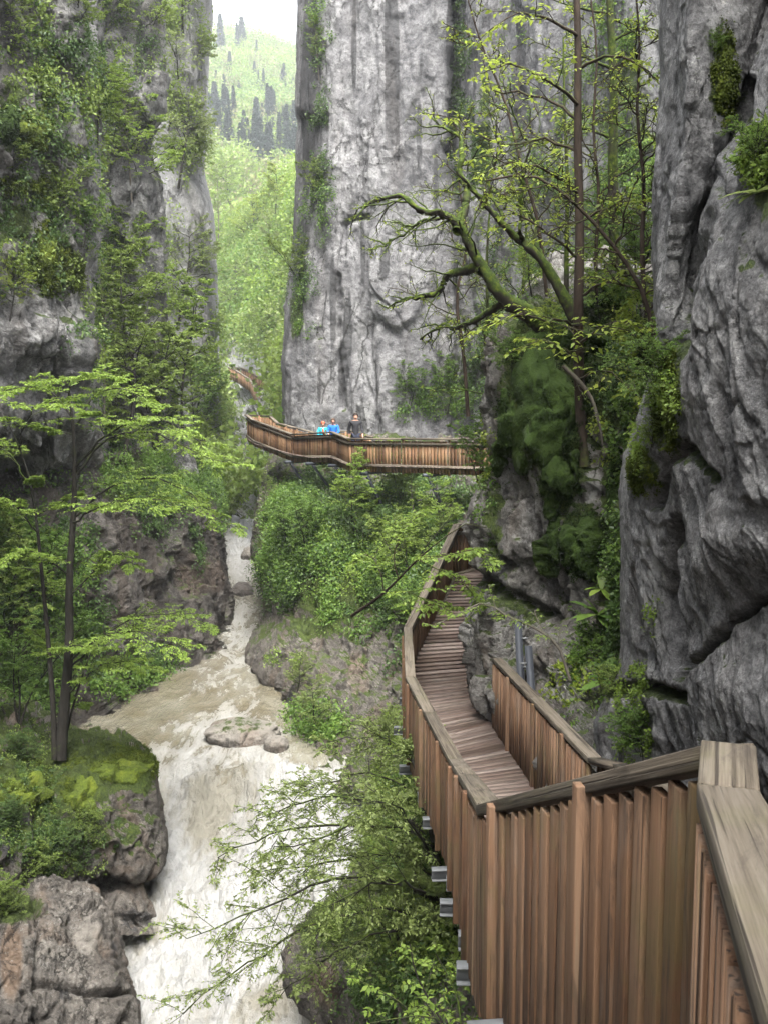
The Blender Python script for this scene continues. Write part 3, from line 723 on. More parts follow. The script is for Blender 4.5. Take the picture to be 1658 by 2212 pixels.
sheet('river_rock_bank', [
      [(-350, 1850, 19.5), (0, 1940, 19.8), (80, 1930, 19.8), (150, 1930, 20), (190, 1930, 20.4), (200, 1935, 20.6), (205, 1936, 23)],
      [(-350, 1900, 17), (0, 1965, 18.2), (80, 1955, 18.6), (150, 1950, 19), (205, 1955, 19.4), (222, 1965, 19.8), (227, 1968, 23)],
      [(-350, 1990, 15.5), (0, 2010, 17.3), (80, 2010, 17.8), (150, 2010, 18.2), (220, 2010, 18.6), (242, 2015, 19.2), (247, 2018, 23)],
      [(-350, 2090, 14.8), (0, 2080, 16.6), (80, 2080, 17.2), (150, 2080, 17.6), (235, 2080, 18), (262, 2085, 18.7), (266, 2088, 23)],
      [(-350, 2150, 14.4), (0, 2130, 16.2), (80, 2130, 16.8), (150, 2130, 17.2), (240, 2130, 17.6), (272, 2130, 18.3), (276, 2130, 23)],
      [(-350, 2230, 13.8), (0, 2210, 15.7), (80, 2210, 16.4), (150, 2210, 16.8), (250, 2210, 17.2), (290, 2212, 17.8), (294, 2212, 23)],
      [(-350, 2400, 13), (0, 2400, 14.8), (80, 2400, 15.5), (150, 2400, 16), (260, 2400, 16.4), (320, 2400, 17), (326, 2400, 23)]],
      230, 170, M['brown_rock'], amp=.16, size=1.6, block=.26, bsize=1.5, fine=.11, ef=(0, 25), seed=13, vstretch=.6, mossup=.15,
      pale=[(190, 2020, 50, 60, .7), (120, 2060, 50, 40, .45), (200, 2170, 60, 30, .4), (80, 2180, 50, 50, .3)], moss=[(20, 1960, 80, 40, .7), (250, 2090, 12, 50, .35)],
      stain_shade=[(250, 2130, 25, 40, .5), (120, 2150, 140, 20, .4), (245, 2060, 14, 40, .5)], brown=[(25, 2080, 30, 110, .7), (50, 2000, 50, 40, .4), (110, 2110, 40, 40, .3)],
      grooves=[([(75, 1950), (72, 2100), (70, 2250)], 7, .3), ([(80, 2125), (180, 2150), (270, 2150)], 6, .3)])
# --- right bank under the near boardwalk
sheet('right_bank', [
      [(880, 1500, 40), (850, 1520, 30), (900, 1500, 26), (1000, 1500, 22), (1100, 1560, 18), (1250, 1640, 14), (1700, 1760, 9)],
      [(870, 1620, 36), (835, 1640, 27), (900, 1600, 22), (1000, 1600, 18.5), (1100, 1680, 15), (1250, 1800, 11.5), (1800, 1960, 7)],
      [(850, 1750, 34), (815, 1760, 24.5), (900, 1720, 19.5), (1000, 1740, 16), (1100, 1830, 12.5), (1250, 1960, 9.5), (1900, 2150, 5.6)],
      [(820, 1860, 32), (780, 1870, 22), (870, 1850, 18), (990, 1880, 14), (1100, 1980, 11), (1250, 2130, 8), (2000, 2400, 4.6)],
      [(745, 1955, 30), (705, 1960, 20.3), (800, 1960, 17), (950, 2000, 13.5), (1080, 2100, 10.5), (1250, 2300, 7.4), (2000, 2600, 4.2)],
      [(690, 2030, 28), (642, 2032, 18.6), (740, 2040, 16.5), (920, 2080, 13), (1060, 2180, 10), (1250, 2400, 7), (2000, 2800, 4)],
      [(672, 2082, 28), (626, 2082, 18.0), (730, 2100, 16), (900, 2150, 12.7), (1050, 2260, 9.7), (1250, 2500, 6.8), (2000, 2900, 3.9)],
      [(690, 2150, 28), (650, 2150, 17.7), (740, 2180, 15.8), (900, 2230, 12.4), (1050, 2350, 9.4), (1250, 2600, 6.6), (2000, 3000, 3.8)],
      [(745, 2240, 27), (705, 2240, 17.3), (770, 2280, 15.5), (900, 2340, 12), (1050, 2450, 9.1), (1250, 2700, 6.4), (2000, 3100, 3.7)],
      [(800, 2400, 26), (760, 2400, 16.5), (800, 2440, 15), (900, 2500, 11.6), (1050, 2650, 8.8), (1250, 2900, 6.1), (2000, 3300, 3.6)]],
      260, 220, M['brown_rock'], amp=.3, size=1.8, block=.25, bsize=1.1, fine=.07, ef=(50, 0), seed=14, vstretch=.6, mossup=.5,
      moss=[(760, 2000, 100, 60, .8), (900, 1800, 120, 200, .6), (850, 2150, 100, 80, .4)], stain_shade=[(870, 2180, 120, 80, .5), (960, 1900, 100, 200, .5)], brown=[(700, 2130, 50, 80, .6)], pale=[(690, 2120, 40, 40, .25)])
# the gorge goes on behind the viewpoint
def wall_rows(pts, zs):
    return [[(x, y, z, 0) for x, y in pts] for z in zs]
sheet('gorge_wall', wall_rows([(3.6, 7.5), (3.1, 3.5), (3.0, 0), (3.3, -6), (4.5, -18), (5, -45)], (46, 30, 20, 12, 6, 0, -2)), 110, 110, M['near_rock'], amp=.3, size=3, block=.3, bsize=2, fine=.1, seed=15, bvh=False)
sheet('gorge_wall', wall_rows([(-16, 21), (-15.5, 10), (-16, 0), (-15, -14), (-12, -45)], (46, 30, 20, 12, 6, 0, -2)), 110, 110, M['cliff_left'], amp=.5, size=4, block=.5, bsize=3, fine=.15, seed=16, bvh=False)
# river bed / ground far below, reaches under everything
gv = np.array([(-400, -60, -1.5), (400, -60, -1.5), (400, 900, -1.5), (-400, 900, -1.5)], float)
gr = mesh_obj('ground', gv, np.array([[0, 1, 2, 3]]), M['brown_rock'], None, False, dict(moss=np.zeros(4), stain_shade=np.zeros(4), pale=np.zeros(4), brown=np.zeros(4)))
gr['kind'] = 'structure'

# ------------------------------------------------------------------ water
def river():
    prof = [(1000, 5.2, 470, 600), (1040, 4.7, 462, 600), (1100, 4.2, 460, 600), (1170, 3.6, 455, 610), (1230, 3.05, 450, 620), (1262, 2.5, 450, 630), (1300, 2.12, 430, 640), (1330, 2.0, 410, 650),
            (1400, 2.0, 300, 660), (1480, 2.0, 100, 700), (1560, 2.0, -100, 760), (1600, 2.0, -150, 850), (1640, 1.82, -150, 900), (1690, 1.5, -100, 930), (1750, 1.15, 0, 950), (1810, .75, 50, 950), (1870, .42, 80, 950),
            (1950, .18, 80, 950), (2100, -.05, 60, 950), (2160, -.25, 60, 950), (2240, -.6, 60, 950), (2400, -.9, 60, 950), (2600, -1.0, 60, 950)]
    nv, nu = 420, 170
    pr = np.array(prof, float)
    yy = np.linspace(1000, 2600, nv)
    z = np.interp(yy, pr[:, 0], pr[:, 1])
    zs = np.convolve(np.pad(z, 6, mode='edge'), np.ones(13) / 13, 'valid')
    xl = np.interp(yy, pr[:, 0], pr[:, 2]); xr = np.interp(yy, pr[:, 0], pr[:, 3])
    G = np.array([[PZ(a + (b - a) * k, y, h) for k in np.linspace(0, 1, nu)] for y, h, a, b in zip(yy, zs, xl, xr)])
    p = G.reshape(-1, 3); px = proj(p)
    y = px[:, 1]; x = px[:, 0]
    foam_sheen = .30 + .62 * sstep(1595, 1720, y) + .15 * sstep(1720, 1850, y)
    def bl(cx, cy_, rx, ry, v): return v * np.exp(-(((x - cx) / rx) ** 2 + ((y - cy_) / ry) ** 2))
    foam_sheen += bl(520, 1360, 60, 60, .32) + bl(480, 1450, 60, 50, .22) + bl(430, 1570, 130, 30, .34) + bl(520, 1600, 140, 30, .2) + bl(380, 1620, 60, 20, .25) + bl(510, 1540, 60, 40, .12) + bl(560, 1640, 140, 26, .25) + bl(520, 1090, 40, 90, .6) + bl(520, 1200, 40, 60, .5)  # white streaks; mid-channel blobs also paint the pale sky reflection
    foam_sheen -= bl(255, 1545, 130, 60, .42) + bl(520, 1690, 60, 30, .22) + bl(575, 1640, 30, 20, .1) + bl(480, 1720, 70, 50, .15)
    foam_sheen -= bl(560, 2170, 60, 50, .2) + bl(650, 2170, 60, 50, .1)
    silt = bl(440, 1780, 50, 60, 1.0) + bl(500, 1730, 60, 50, .6) + bl(575, 2180, 70, 50, .9) + bl(330, 2010, 60, 25, .4) + bl(350, 1700, 30, 60, .3)
    rough = .045 + .09 * sstep(1600, 1680, y) + .08 * bl(520, 1100, 60, 200, 1)
    q = p * np.array((1, .55, 1))
    rough = rough * (1 + 1.1 * sstep(1650, 1700, y))
    d = rough * (2.2 * fbm(q * .9, 5, .55) + .8 * fbm(q * 2.6 + 9, 4, .6, True)) + bl(570, 1690, 90, 26, .42) - bl(560, 1655, 110, 20, .08) + bl(430, 1660, 60, 14, .2) - bl(420, 1690, 60, 14, .15) + bl(480, 1780, 80, 18, .15)
    d += sstep(1640, 1720, y) * .15 * np.sin(p[:, 1] * 2.4 + 5 * fbm(q * .45 + 7, 3)) * np.clip(.6 + fbm(q * .5 + 21, 3), 0, 1.4)
    d += .25 * sstep(1800, 1900, y) * fbm(q * .55 + 3, 4, .55)
    p2 = p.copy(); p2[:, 2] += d
    idx = np.arange(nu * nv).reshape(nv, nu)
    f = np.stack((idx[:-1, :-1], idx[1:, :-1], idx[1:, 1:], idx[:-1, 1:]), -1).reshape(-1, 4)
    o = mesh_obj('river', p2, f, M['water'], None, True, dict(foam_sheen=foam_sheen, silt=np.clip(silt, 0, 1)))
    o['kind'] = 'structure'
river()

# loose boulders: closed rocks of their own
def boulder(label, c, r, mat, seed, group=None, moss=.3, rot=0, nm='boulder'):
    bm = bmesh.new(); bmesh.ops.create_icosphere(bm, subdivisions=5, radius=1)
    v = np.array([x.co[:] for x in bm.verts]); f = np.array([[q.index for q in x.verts] for x in bm.faces]); bm.free()
    v = np.sign(v) * np.abs(v) ** .8
    q = v * 1.4 + seed * 7.3
    f1, f2, val, off = worley(q * .9 + .2 * fbm(q, 3)[:, None])
    v = v * (1 + .16 * fbm(q, 5) + .14 * (val[:, 3:] .ravel() - .5) * sstep(0, .2, f2 - f1) - .05 * (1 - sstep(0, .1, f2 - f1)))[:, None]
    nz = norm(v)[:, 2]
    ca, sa = math.cos(rot), math.sin(rot)
    v = v * np.asarray(r)
    v = np.stack((v[:, 0] * ca - v[:, 1] * sa, v[:, 0] * sa + v[:, 1] * ca, v[:, 2]), 1)
    z0 = np.zeros(len(v))
    o = mesh_obj(nm, v + np.asarray(c), f, mat, None, True, dict(moss=moss * sstep(.2, .8, nz), stain_shade=.6 * sstep(-.1, -.5, nz), pale=.8 * sstep(-.1, .5, nz), brown=z0), origin=c)
    return tag(o, label, 'boulder', group)
boulder('long flat pale grey boulder lying at the lip of the rapids', PZ(522, 1600, 2.0) + np.array((0, .4, -.05)), (1.12, .8, .52), M['brown_rock'], 3, moss=.5, rot=.05)
boulder('small rounded stone beside the end of the flat boulder in the river', PZ(598, 1612, 2.0), (.36, .3, .3), M['brown_rock'], 5, moss=.3)
boulder('dark wet boulder blocking the far narrow channel of the river', PZ(518, 1290, 2.3) + np.array((0, 1.0, -.1)), (.6, .5, .62), M['wet_rock'], 8, moss=.2)
boulder('pale rock at the right edge of the farthest visible water', PZ(545, 1205, 3.3), (.6, .6, .6), M['brown_rock'], 9, moss=.2)
BVH = BVHTree.FromPolygons([tuple(v) for v in np.concatenate(BV_V)], [tuple(int(k) for k in f) for f in np.concatenate(BV_F)])
def hit(x, y, up=0.0):
    o = Vector((0, 0, CAMZ)); d = (Vector(P(x, y, 10.0)) - o).normalized()
    h = BVH.ray_cast(o, d)
    return (None, None) if h[0] is None else (np.array(h[0]), np.array(h[1]))

# ------------------------------------------------------------------ boardwalks
rngw = random.Random(5)
def lerp_path(pts, s):
    """point at plan distance s along polyline"""
    acc = 0
    for a, b in zip(pts[:-1], pts[1:]):
        L = np.linalg.norm((b - a)[:2])
        if acc + L >= s or b is pts[-1]:
            t = (s - acc) / L
            return a + (b - a) * t, norm(np.append((b - a)[:2], 0))
        acc += L
def plen(pts): return sum(np.linalg.norm((b - a)[:2]) for a, b in zip(pts[:-1], pts[1:]))
def railing(parent, pts, outward, H, matp, pw=.095, pt=.038, pitch=.132, capw=.145, caph=.06, bevel=0, maxn=None, post_every=1.55, below=.12, budget=None, side=1, name='railing', post0=.9):
    """one railing part; caps, posts, pickets are sub-parts. pts = top centre of the cap. outward: +1 = outer face on the left when walking along pts"""
    rail = thing(name, None, None, pts[0]); rail.parent = parent
    rail.location = tuple(np.array(pts[0]) - np.array(parent.location))
    # cap boards: one per straight run, ends lapped by a mitre-like overlap
    for k, (a, b) in enumerate(zip(pts[:-1], pts[1:])):
        cb = MB(); ax = beam_axes(a, b); L = np.linalg.norm(b - a)
        n = max(1, int(round(L / 2.6)))
        for j in range(n):
            p0 = a + (b - a) * j / n; p1 = a + (b - a) * (j + 1) / n
            ext = .035 if j == n - 1 and k < len(pts) - 2 else -.002
            dz = rngw.uniform(-.002, .002) + (.004 if k % 2 else 0)
            cb.box((p0 + p1) / 2 + ax[0] * ext / 2 - ax[2] * caph / 2 + np.array((0, 0, dz)), ax, (L / n / 2 + ext / 2, capw / 2, caph / 2), rngw)
        cb.build('cap_rail', M['cap'], rail, bevel)
    br = MB()
    for a, b in zip(pts[:-1], pts[1:]):
        ax = beam_axes(a, b); L = np.linalg.norm(b - a)
        for dz, hh in ((-.2, .04), (-H + .02, .05)):
            br.box((a + b) / 2 + np.array((0, 0, dz)), ax, (L / 2, .022, hh), rngw)
    br.build('stringer', M['cap'], rail)
    tot = plen(pts)
    mb = MB(); npk = 0
    s = .05; nextpost = post0
    while s < tot - .03:
        c, d = lerp_path(pts, s)
        o = np.cross((0, 0, 1), d) * outward
        slope = 0
        post = s >= nextpost
        w, t = (.03, .03) if post else (pw / 2 * rngw.uniform(.82, 1.08), pt / 2 * rngw.uniform(.85, 1.15))
        zt = c[2] - caph - (.012 if post else .03) - rngw.uniform(0, .02)
        zb = c[2] - H - below - rngw.uniform(0, .025)
        off = .022 + t + (.004 if not post else .02) + rngw.uniform(0, .006)
        cen = np.array((c[0], c[1], (zt + zb) / 2)) + o * off
        tw = rngw.uniform(-.03, .03)
        dd = norm(d * math.cos(tw) + o * math.sin(tw)); oo = norm(o * math.cos(tw) - d * math.sin(tw))
        lean = rngw.uniform(-.006, .006)
        upv = norm(np.array((0, 0, 1)) + dd * lean)
        ax = np.array((upv, dd, oo))
        if post:
            pb = MB(); pb.box(cen, ax, ((zt - zb) / 2 + .05, w, t), rngw); pb.build('post', M['picket'] if matp is M['picket'] else matp, rail, bevel)
            nextpost += post_every; s += .13
        else:
            if budget is not None and budget[0] > 0 and (maxn is None or npk < maxn):
                pb = MB(); pb.box(cen, ax, ((zt - zb) / 2, w, t), rngw); pb.build('picket', matp, rail, bevel); budget[0] -= 1
            else:
                mb.box(cen, ax, ((zt - zb) / 2, w, t), rngw)
            npk += 1
            s += pitch * rngw.uniform(.94, 1.06)
    if mb.n:
        o = mb.build('picket_row', matp, rail); o['kind'] = 'stuff'
    return rail
def deck(parent, L, R, H, n_pitch=.142, mat=None, name='deck'):
    """planks laid across between the cap lines L and R, H below them"""
    mb = MB(); tl, tr_ = plen(L), plen(R)
    n = int(max(tl, tr_) / n_pitch)
    for i in range(n):
        a, _ = lerp_path(L, tl * (i + .5) / n); b, _ = lerp_path(R, tr_ * (i + .5) / n)
        a = a - np.array((0, 0, H)); b = b - np.array((0, 0, H))
        z = (a[2] + b[2]) / 2 + rngw.uniform(-.003, .003); a[2] = b[2] = z
        ax = beam_axes(a, b); Lw = np.linalg.norm(b - a)
        # plank width follows the longer edge
        w = max(tl, tr_) / n / 2 - .0085
        mb.box((a + b) / 2, ax, (Lw / 2 + .03 + rngw.uniform(-.01, .015), w, .02), rngw)
    return mb.build(name, mat or M['deck'], parent)

cz = np.array((0, 0, CAMZ))
# ---- near boardwalk
A1 = np.array((.80, 2.25, CAMZ - .895)); A2 = P(1572, 1603, 2.56); A2[2] = A1[2] - .004
B = P(1056, 1736, 5.4); C_ = P(984, 1640, 10.0); D = P(886, 1462, 14.0); E = P(880, 1356, 17.0); Fp = P(985, 1133, 21.0); Gp = P(1052, 1121, 22.2)
H_ = np.array((3.4, 24.5, Gp[2] + .2)); I_ = np.array((4.2, 29.0, Gp[2] + 1.2))
N0 = np.array((.09, -.5, CAMZ - .36)); 
Lpts = [N0, A1, A2, B, C_, D, E, Fp, Gp, H_, I_]
near = thing('boardwalk', 'long reddish brown wooden walkway with picket railing descending beside the near grey rock', 'boardwalk', (1.3, 8.0, CAMZ - 4.6))
bud = [96]
railing(near, [N0, A1, A2], 1, 1.1, M['picket'], bevel=.006, budget=[0], capw=.138, caph=.062, post0=99)
railing(near, [A2, B, C_, D, E, Fp, Gp], 1, 1.1, M['picket'], bevel=.005, budget=bud, post_every=1.45)
railing(near, [Gp + np.array((.05, .05, 0)), H_, I_], 1, 1.1, M['picket'], budget=[0])
R0 = np.array((1.75, -.5, CAMZ - .36)); R1 = np.array((2.35, 2.3, CAMZ - .93)); R2 = np.array((2.02, 5.4, CAMZ - 2.32))
R3 = P(1340, 1651, 8.9); R4 = P(1283, 1636, 9.8); R5 = P(1072, 1421, 15.0)
railing(near, [R1, R2, R3, R4], -1, 1.1, M['picket'], budget=[0], post_every=1.5)
railing(near, [R4, R5], 1, 1.1, M['picket'], bevel=.004, budget=[0], post_every=1.5)
R6 = np.array((1.78, 16.5, E[2] + .02)); R7 = np.array((2.1, 19.0, Fp[2] - .75)); R8 = np.array((2.75, 21.0, Fp[2])); R9 = np.array((3.6, 22.4, Gp[2])); R10 = np.array((5.0, 24, Gp[2] + .2)); R11 = np.array((5.6, 29.0, Gp[2] + 1.2))
deck(near, [N0, A1, A2, B, C_], [R0, R1, R1 + np.array((0, .3, 0)), R2, R4], 1.1)
deck(near, [C_, D], [R4, R5], 1.1)
deck(near, [D, E, Fp], [R5, R6 + np.array((.12, 0, 0)), R8], 1.1)
deck(near, [Gp, H_, I_], [R9, R10, R11], 1.1)
mbx = MB(); p0, p1, p2, p3 = Fp, Gp, R9, R8
for i in range(7):
    a = p0 + (p1 - p0) * (i + .5) / 7; b = p3 + (p2 - p3) * (i + .5) / 7
    a = a - np.array((0, 0, 1.1)); b = b - np.array((0, 0, 1.1)); b[2] = a[2]
    mbx.box((a + b) / 2, beam_axes(a, b), (np.linalg.norm(b - a) / 2, .066, .02), rngw)
mbx.build('deck', M['deck'], near)
# galvanised cross beams poking out under the left edge, and the long joists
tl = plen([A2, B, C_, D, E, Fp]); path_ = [A2, B, C_, D, E, Fp]
s = .5; k = 0
while s < tl - .2:
    c, d = lerp_path(path_, s); o = np.cross((0, 0, 1), d)
    if o[0] > 0: o = -o
    zz = c[2] - 1.1 - .15
    out = (.20, .11, .24, .14, .09)[k % 5]
    a = np.array((c[0], c[1], zz)) + o * out; b = np.array((c[0], c[1], zz)) - o * 1.5
    mb = MB(); ax = beam_axes(a, b); Lb = np.linalg.norm(b - a)
    mb.box((a + b) / 2 + np.array((0, 0, .055)), ax, (Lb / 2, .05, .005)); mb.box((a + b) / 2 - np.array((0, 0, .055)), ax, (Lb / 2, .05, .005)); mb.box((a + b) / 2, ax, (Lb / 2, .006, .05))
    mb.build('support_beam', M['galv'], near)
    s += (1.15, .55, 1.5, .9, 1.2)[k % 5]; k += 1
for off in (.25, 1.15):
    mb = MB()
    for a, b in zip(path_[:-1], path_[1:]):
        d = norm(b - a); o = np.cross(d, (0, 0, 1)); o = norm(o)
        if o[0] < 0: o = -o
        mb.box((a + b) / 2 + o * off - np.array((0, 0, 1.3)), beam_axes(a, b), (np.linalg.norm(b - a) / 2 + .02, .04, .07))
    mb.build('joist', M['steel'], near)
for s in (1.5, 4.5, 7.6, 10.5, 13.2, 16.0):
    c, d = lerp_path(path_, s); o = np.cross(d, (0, 0, 1)); o = norm(o)
    a = np.array((c[0], c[1], c[2] - 1.32)) + o * .1; b = a + o * 1.5 - np.array((0, 0, 1.9))
    mb = MB(); mb.box((a + b) / 2, beam_axes(a, b), (np.linalg.norm(b - a) / 2, .04, .04)); mb.build('brace', M['steel'], near)
# ---- steel channels leaning on the rock behind the right railing
for k, (xa, ya, xb, yb, Y) in enumerate(((1118, 1338, 1126, 1520, 14.35), (1140, 1395, 1152, 1560, 14.15))):
    a = P(xa, ya, Y); b = P(xb, yb, Y - .25)
    b = b + (b - a) * .9
    root = thing('steel_post', ('taller dark grey steel channel leaning on the rock behind the right railing', 'shorter dark grey steel channel with small side bolts behind the right railing')[k], 'steel post', (a + b) / 2, 'steel channels against the rock')
    mb = MB(); ax = beam_axes(a, b, (0, 1, 0)); L = np.linalg.norm(b - a)
    mb.box((a + b) / 2, ax, (L / 2, .045, .006)); mb.box((a + b) / 2 + ax[1] * .045 + ax[2] * .03, ax, (L / 2, .006, .035)); mb.box((a + b) / 2 - ax[1] * .045 + ax[2] * .03, ax, (L / 2, .006, .035))
    mb.build('channel', M['steel'], root)
    mb = MB()
    for t in (.12, .3, .5): mb.box(a + (b - a) * t + ax[1] * .085 * (1 if k else -1), ax, (.012, .045, .012))
    mb.build('bolt', M['galv'], root)
# ---- middle boardwalk
m0 = P(1130, 948, 31.5); m1 = P(753, 946, 36); m2 = P(716, 932, 38.2); m3 = P(632, 937, 42.6); m4 = P(549, 907, 45); m5 = P(532, 895, 46)
i5 = P(540, 897, 47.6); i4 = P(583, 898, 47.8); i3 = P(600, 913, 46.6); i2 = P(682, 934, 41.8)
mid = thing('boardwalk', 'brown picket railed walkway bolted to the central cliff with three people on it', 'boardwalk', (m0 + m4) / 2 - np.array((0, 0, 1)))
Hm = .98
bud2 = [0]
railing(mid, [m0, m1, m2, m3, m4, m5], -1, Hm, M['picket_far'], below=.2, pw=.11, pt=.035, pitch=.14, capw=.15, caph=.06, budget=bud2, post_every=1.9)
railing(mid, [m5 + np.array((.02, .05, .0)), i4], -1, Hm, M['picket_far'], pw=.11, pitch=.14, budget=[0])
j0 = m0 + np.array((.5, 1.5, 0)); j1 = m1 + np.array((.7, 1.45, 0)); j2 = m2 + np.array((.7, 1.4, 0)); j3 = i2
railing(mid, [j1 + np.array((.1, 0, 0)), j2, j3, i3, i4 + np.array((.03, -.03, 0))], 1, Hm, M['picket_far'], pw=.11, pitch=.14, budget=[0])
deck(mid, [m0, m1, m2, m3, m4, m5], [j0, j1, j2, j3, i3, i4], Hm)
mb = MB()
for a, b in zip([m0, m1, m2, m3, m4][:-1], [m0, m1, m2, m3, m4][1:]):
    d = norm(b - a); o = np.cross(d, (0, 0, 1)); o = norm(o) * (1 if o[1] > 0 else 1)
    o = o if o[1] > 0 else -o
    for q in (.15, 1.2):
        mb.box((a + b) / 2 + o * q - np.array((0, 0, Hm + .12)), beam_axes(a, b), (np.linalg.norm(b - a) / 2, .05, .09))
mb.build('joist', M['steel'], mid)
pm = [m0, m1, m2, m3, m4]; tm = plen(pm); s = 1.0
while s < tm - .3:
    c, d = lerp_path(pm, s); o = np.cross(d, (0, 0, 1)); o = norm(o); o = o if o[1] > 0 else -o
    a = np.array((c[0], c[1], c[2] - Hm - .26)); b = a + o * 1.6 - np.array((0, 0, 2.2))
    mb = MB(); mb.box(a + o * .6, beam_axes(a - o * .2, a + o), (.85, .05, .06)); mb.build('support_beam', M['steel'], mid)
    mb = MB(); mb.box((a + b) / 2, beam_axes(a, b), (np.linalg.norm(b - a) / 2, .045, .045)); mb.build('brace', M['steel'], mid)
    s += 2.7
# ---- far boardwalk
f0 = P(495, 793, 118); f1 = P(510, 799, 116); f2 = P(540, 818, 111); f3 = P(556, 846, 104); f4 = P(580, 866, 99); f5 = P(600, 880, 94)
far = thing('boardwalk', 'small distant brown walkway climbing along the far cliff above the green trees', 'boardwalk', f2 - np.array((0, 0, 1.2)))
fs = [f0, f1, f2, f3, f4, f5]
gs = [p + np.array((1.3, .9, .0)) for p in fs]
railing(far, fs, -1, 1.2, M['picket_far'], pw=.14, pt=.05, pitch=.2, capw=.2, caph=.1, budget=[0], post_every=4)
railing(far, gs, 1, 1.2, M['picket_far'], pw=.14, pt=.05, pitch=.2, capw=.2, caph=.1, budget=[0], post_every=4)
railing(far, [fs[0], gs[0]], 1, 1.2, M['picket_far'], pw=.14, pt=.05, pitch=.2, capw=.2, caph=.1, budget=[0], post_every=4)
deck(far, fs, gs, 1.2)

# ------------------------------------------------------------------ foliage tools
UP = np.array((0, 0, 1.0))
def leaf_mesh(p, ax, nr, size, aspect=.5, fold=.25, rng=None):
    """one folded leaf (two quads) per point"""
    n = len(p); ax = norm(ax); sd = norm(np.cross(nr, ax)); nr = np.cross(ax, sd)
    s = np.broadcast_to(np.asarray(size, float).reshape(-1, 1), (n, 1)) if np.ndim(size) else np.full((n, 1), size)
    h = s * aspect / 2
    b = p; t = p + ax * s - nr * s * .12
    m1 = p + ax * s * .38 + sd * h + nr * h * fold; m2 = p + ax * s * .38 - sd * h + nr * h * fold
    v = np.stack((b, m1, t, m2), 1).reshape(-1, 3)
    i = np.arange(n)[:, None] * 4
    return v, (i + np.array((0, 1, 2, 3)))
def tubes(Pk, r0, r1, sides):
    """Pk M x K x 3 polylines, r0/r1 (M,) radii -> verts, quads"""
    M_, K = Pk.shape[:2]
    T = norm(np.gradient(Pk, axis=1))
    ref = np.where(np.abs(T[..., 2:]) > .9, np.array((1., 0, 0)), np.array((0, 0, 1.)))
    A = norm(np.cross(T, ref)); Bn = np.cross(T, A)
    t = np.linspace(0, 1, K)
    r = np.asarray(r0)[:, None] * (1 - t) + np.asarray(r1)[:, None] * t
    a = np.arange(sides) * 2 * np.pi / sides
    v = Pk[:, :, None, :] + r[:, :, None, None] * (A[:, :, None, :] * np.cos(a)[:, None] + Bn[:, :, None, :] * np.sin(a)[:, None])
    idx = np.arange(M_ * K * sides).reshape(M_, K, sides)
    nx = np.roll(idx, -1, axis=2)
    q = np.stack((idx[:, :-1], nx[:, :-1], nx[:, 1:], idx[:, 1:]), -1).reshape(-1, 4)
    return v.reshape(-1, 3), q
def spawn(Pk, L, n, rng, t0=.2, t1=1.0, ang=50, lf=.5, planar=.8, grav=-.1, K=6, wob=.08, taper=.6, lmin=0, front=None):
    """n children on every polyline; alternating sides in the parent's flat plane when planar -> 1"""
    M_, Kp = Pk.shape[:2]
    t = np.linspace(t0, t1, n)[None, :] + rng.uniform(-.5, .5, (M_, n)) * (t1 - t0) / n
    t = np.clip(t, 0, .999)
    f = t * (Kp - 1); i = np.clip(f.astype(int), 0, Kp - 2); f = (f - i)[..., None]
    m = np.arange(M_)[:, None]
    st = Pk[m, i] * (1 - f) + Pk[m, i + 1] * f
    T = norm(Pk[m, i + 1] - Pk[m, i])
    S = norm(np.cross(T, UP) + 1e-4)
    sg = np.where((np.arange(n) % 2)[None, :] ^ (rng.integers(0, 2, (M_, 1))), 1.0, -1.0)[..., None]
    R = rng.normal(size=T.shape); R = norm(R - (R * T).sum(-1, keepdims=True) * T)
    S = norm(S * sg * planar + R * (1 - planar))
    a = np.radians(ang + rng.uniform(-14, 14, (M_, n)))[..., None]
    D = T * np.cos(a) + S * np.sin(a)
    Lc = np.asarray(L)[:, None] * lf * (1 - taper * (t - t0) / max(1e-6, t1 - t0)) * rng.uniform(.65, 1.2, (M_, n)) + lmin
    s = np.linspace(0, 1, K)
    W = rng.normal(size=(M_, n, K, 3)).cumsum(2); W[:, :, 0] = 0
    C = st[:, :, None] + D[:, :, None] * (Lc[..., None] * s)[..., None] + UP * (grav * Lc[..., None] * s ** 2)[..., None] + W * (wob * Lc / K)[..., None, None]
    return C.reshape(-1, K, 3), Lc.ravel()
def leaves_on(Pk, k, rng, size, t0=.15, ang=55, flat=.75, clump=1, jit=.0):
    M_, K = Pk.shape[:2]
    t = np.clip(np.linspace(t0, 1, k)[None, :] + rng.uniform(-.5, .5, (M_, k)) * .9 / k, 0, .999)
    f = t * (K - 1); i = np.clip(f.astype(int), 0, K - 2); f = (f - i)[..., None]; m = np.arange(M_)[:, None]
    p = Pk[m, i] * (1 - f) + Pk[m, i + 1] * f
    T = norm(Pk[m, i + 1] - Pk[m, i]); S = norm(np.cross(T, UP) + 1e-4)
    sg = np.where(np.arange(k) % 2 == 0, 1., -1.)[None, :, None]
    a = np.radians(ang + rng.uniform(-25, 25, (M_, k)))[..., None]
    ax = T * np.cos(a) + S * sg * np.sin(a) + rng.normal(size=T.shape) * .25 - UP * .18
    nr = UP * flat + rng.normal(size=T.shape) * (1 - flat) * 1.2
    p = p + rng.normal(size=p.shape) * jit
    sz = size * rng.uniform(.6, 1.2, M_ * k)
    return leaf_mesh(p.reshape(-1, 3), ax.reshape(-1, 3), nr.reshape(-1, 3), sz)
def plen3(a): return np.linalg.norm(np.diff(a, axis=1), axis=2).sum(1)

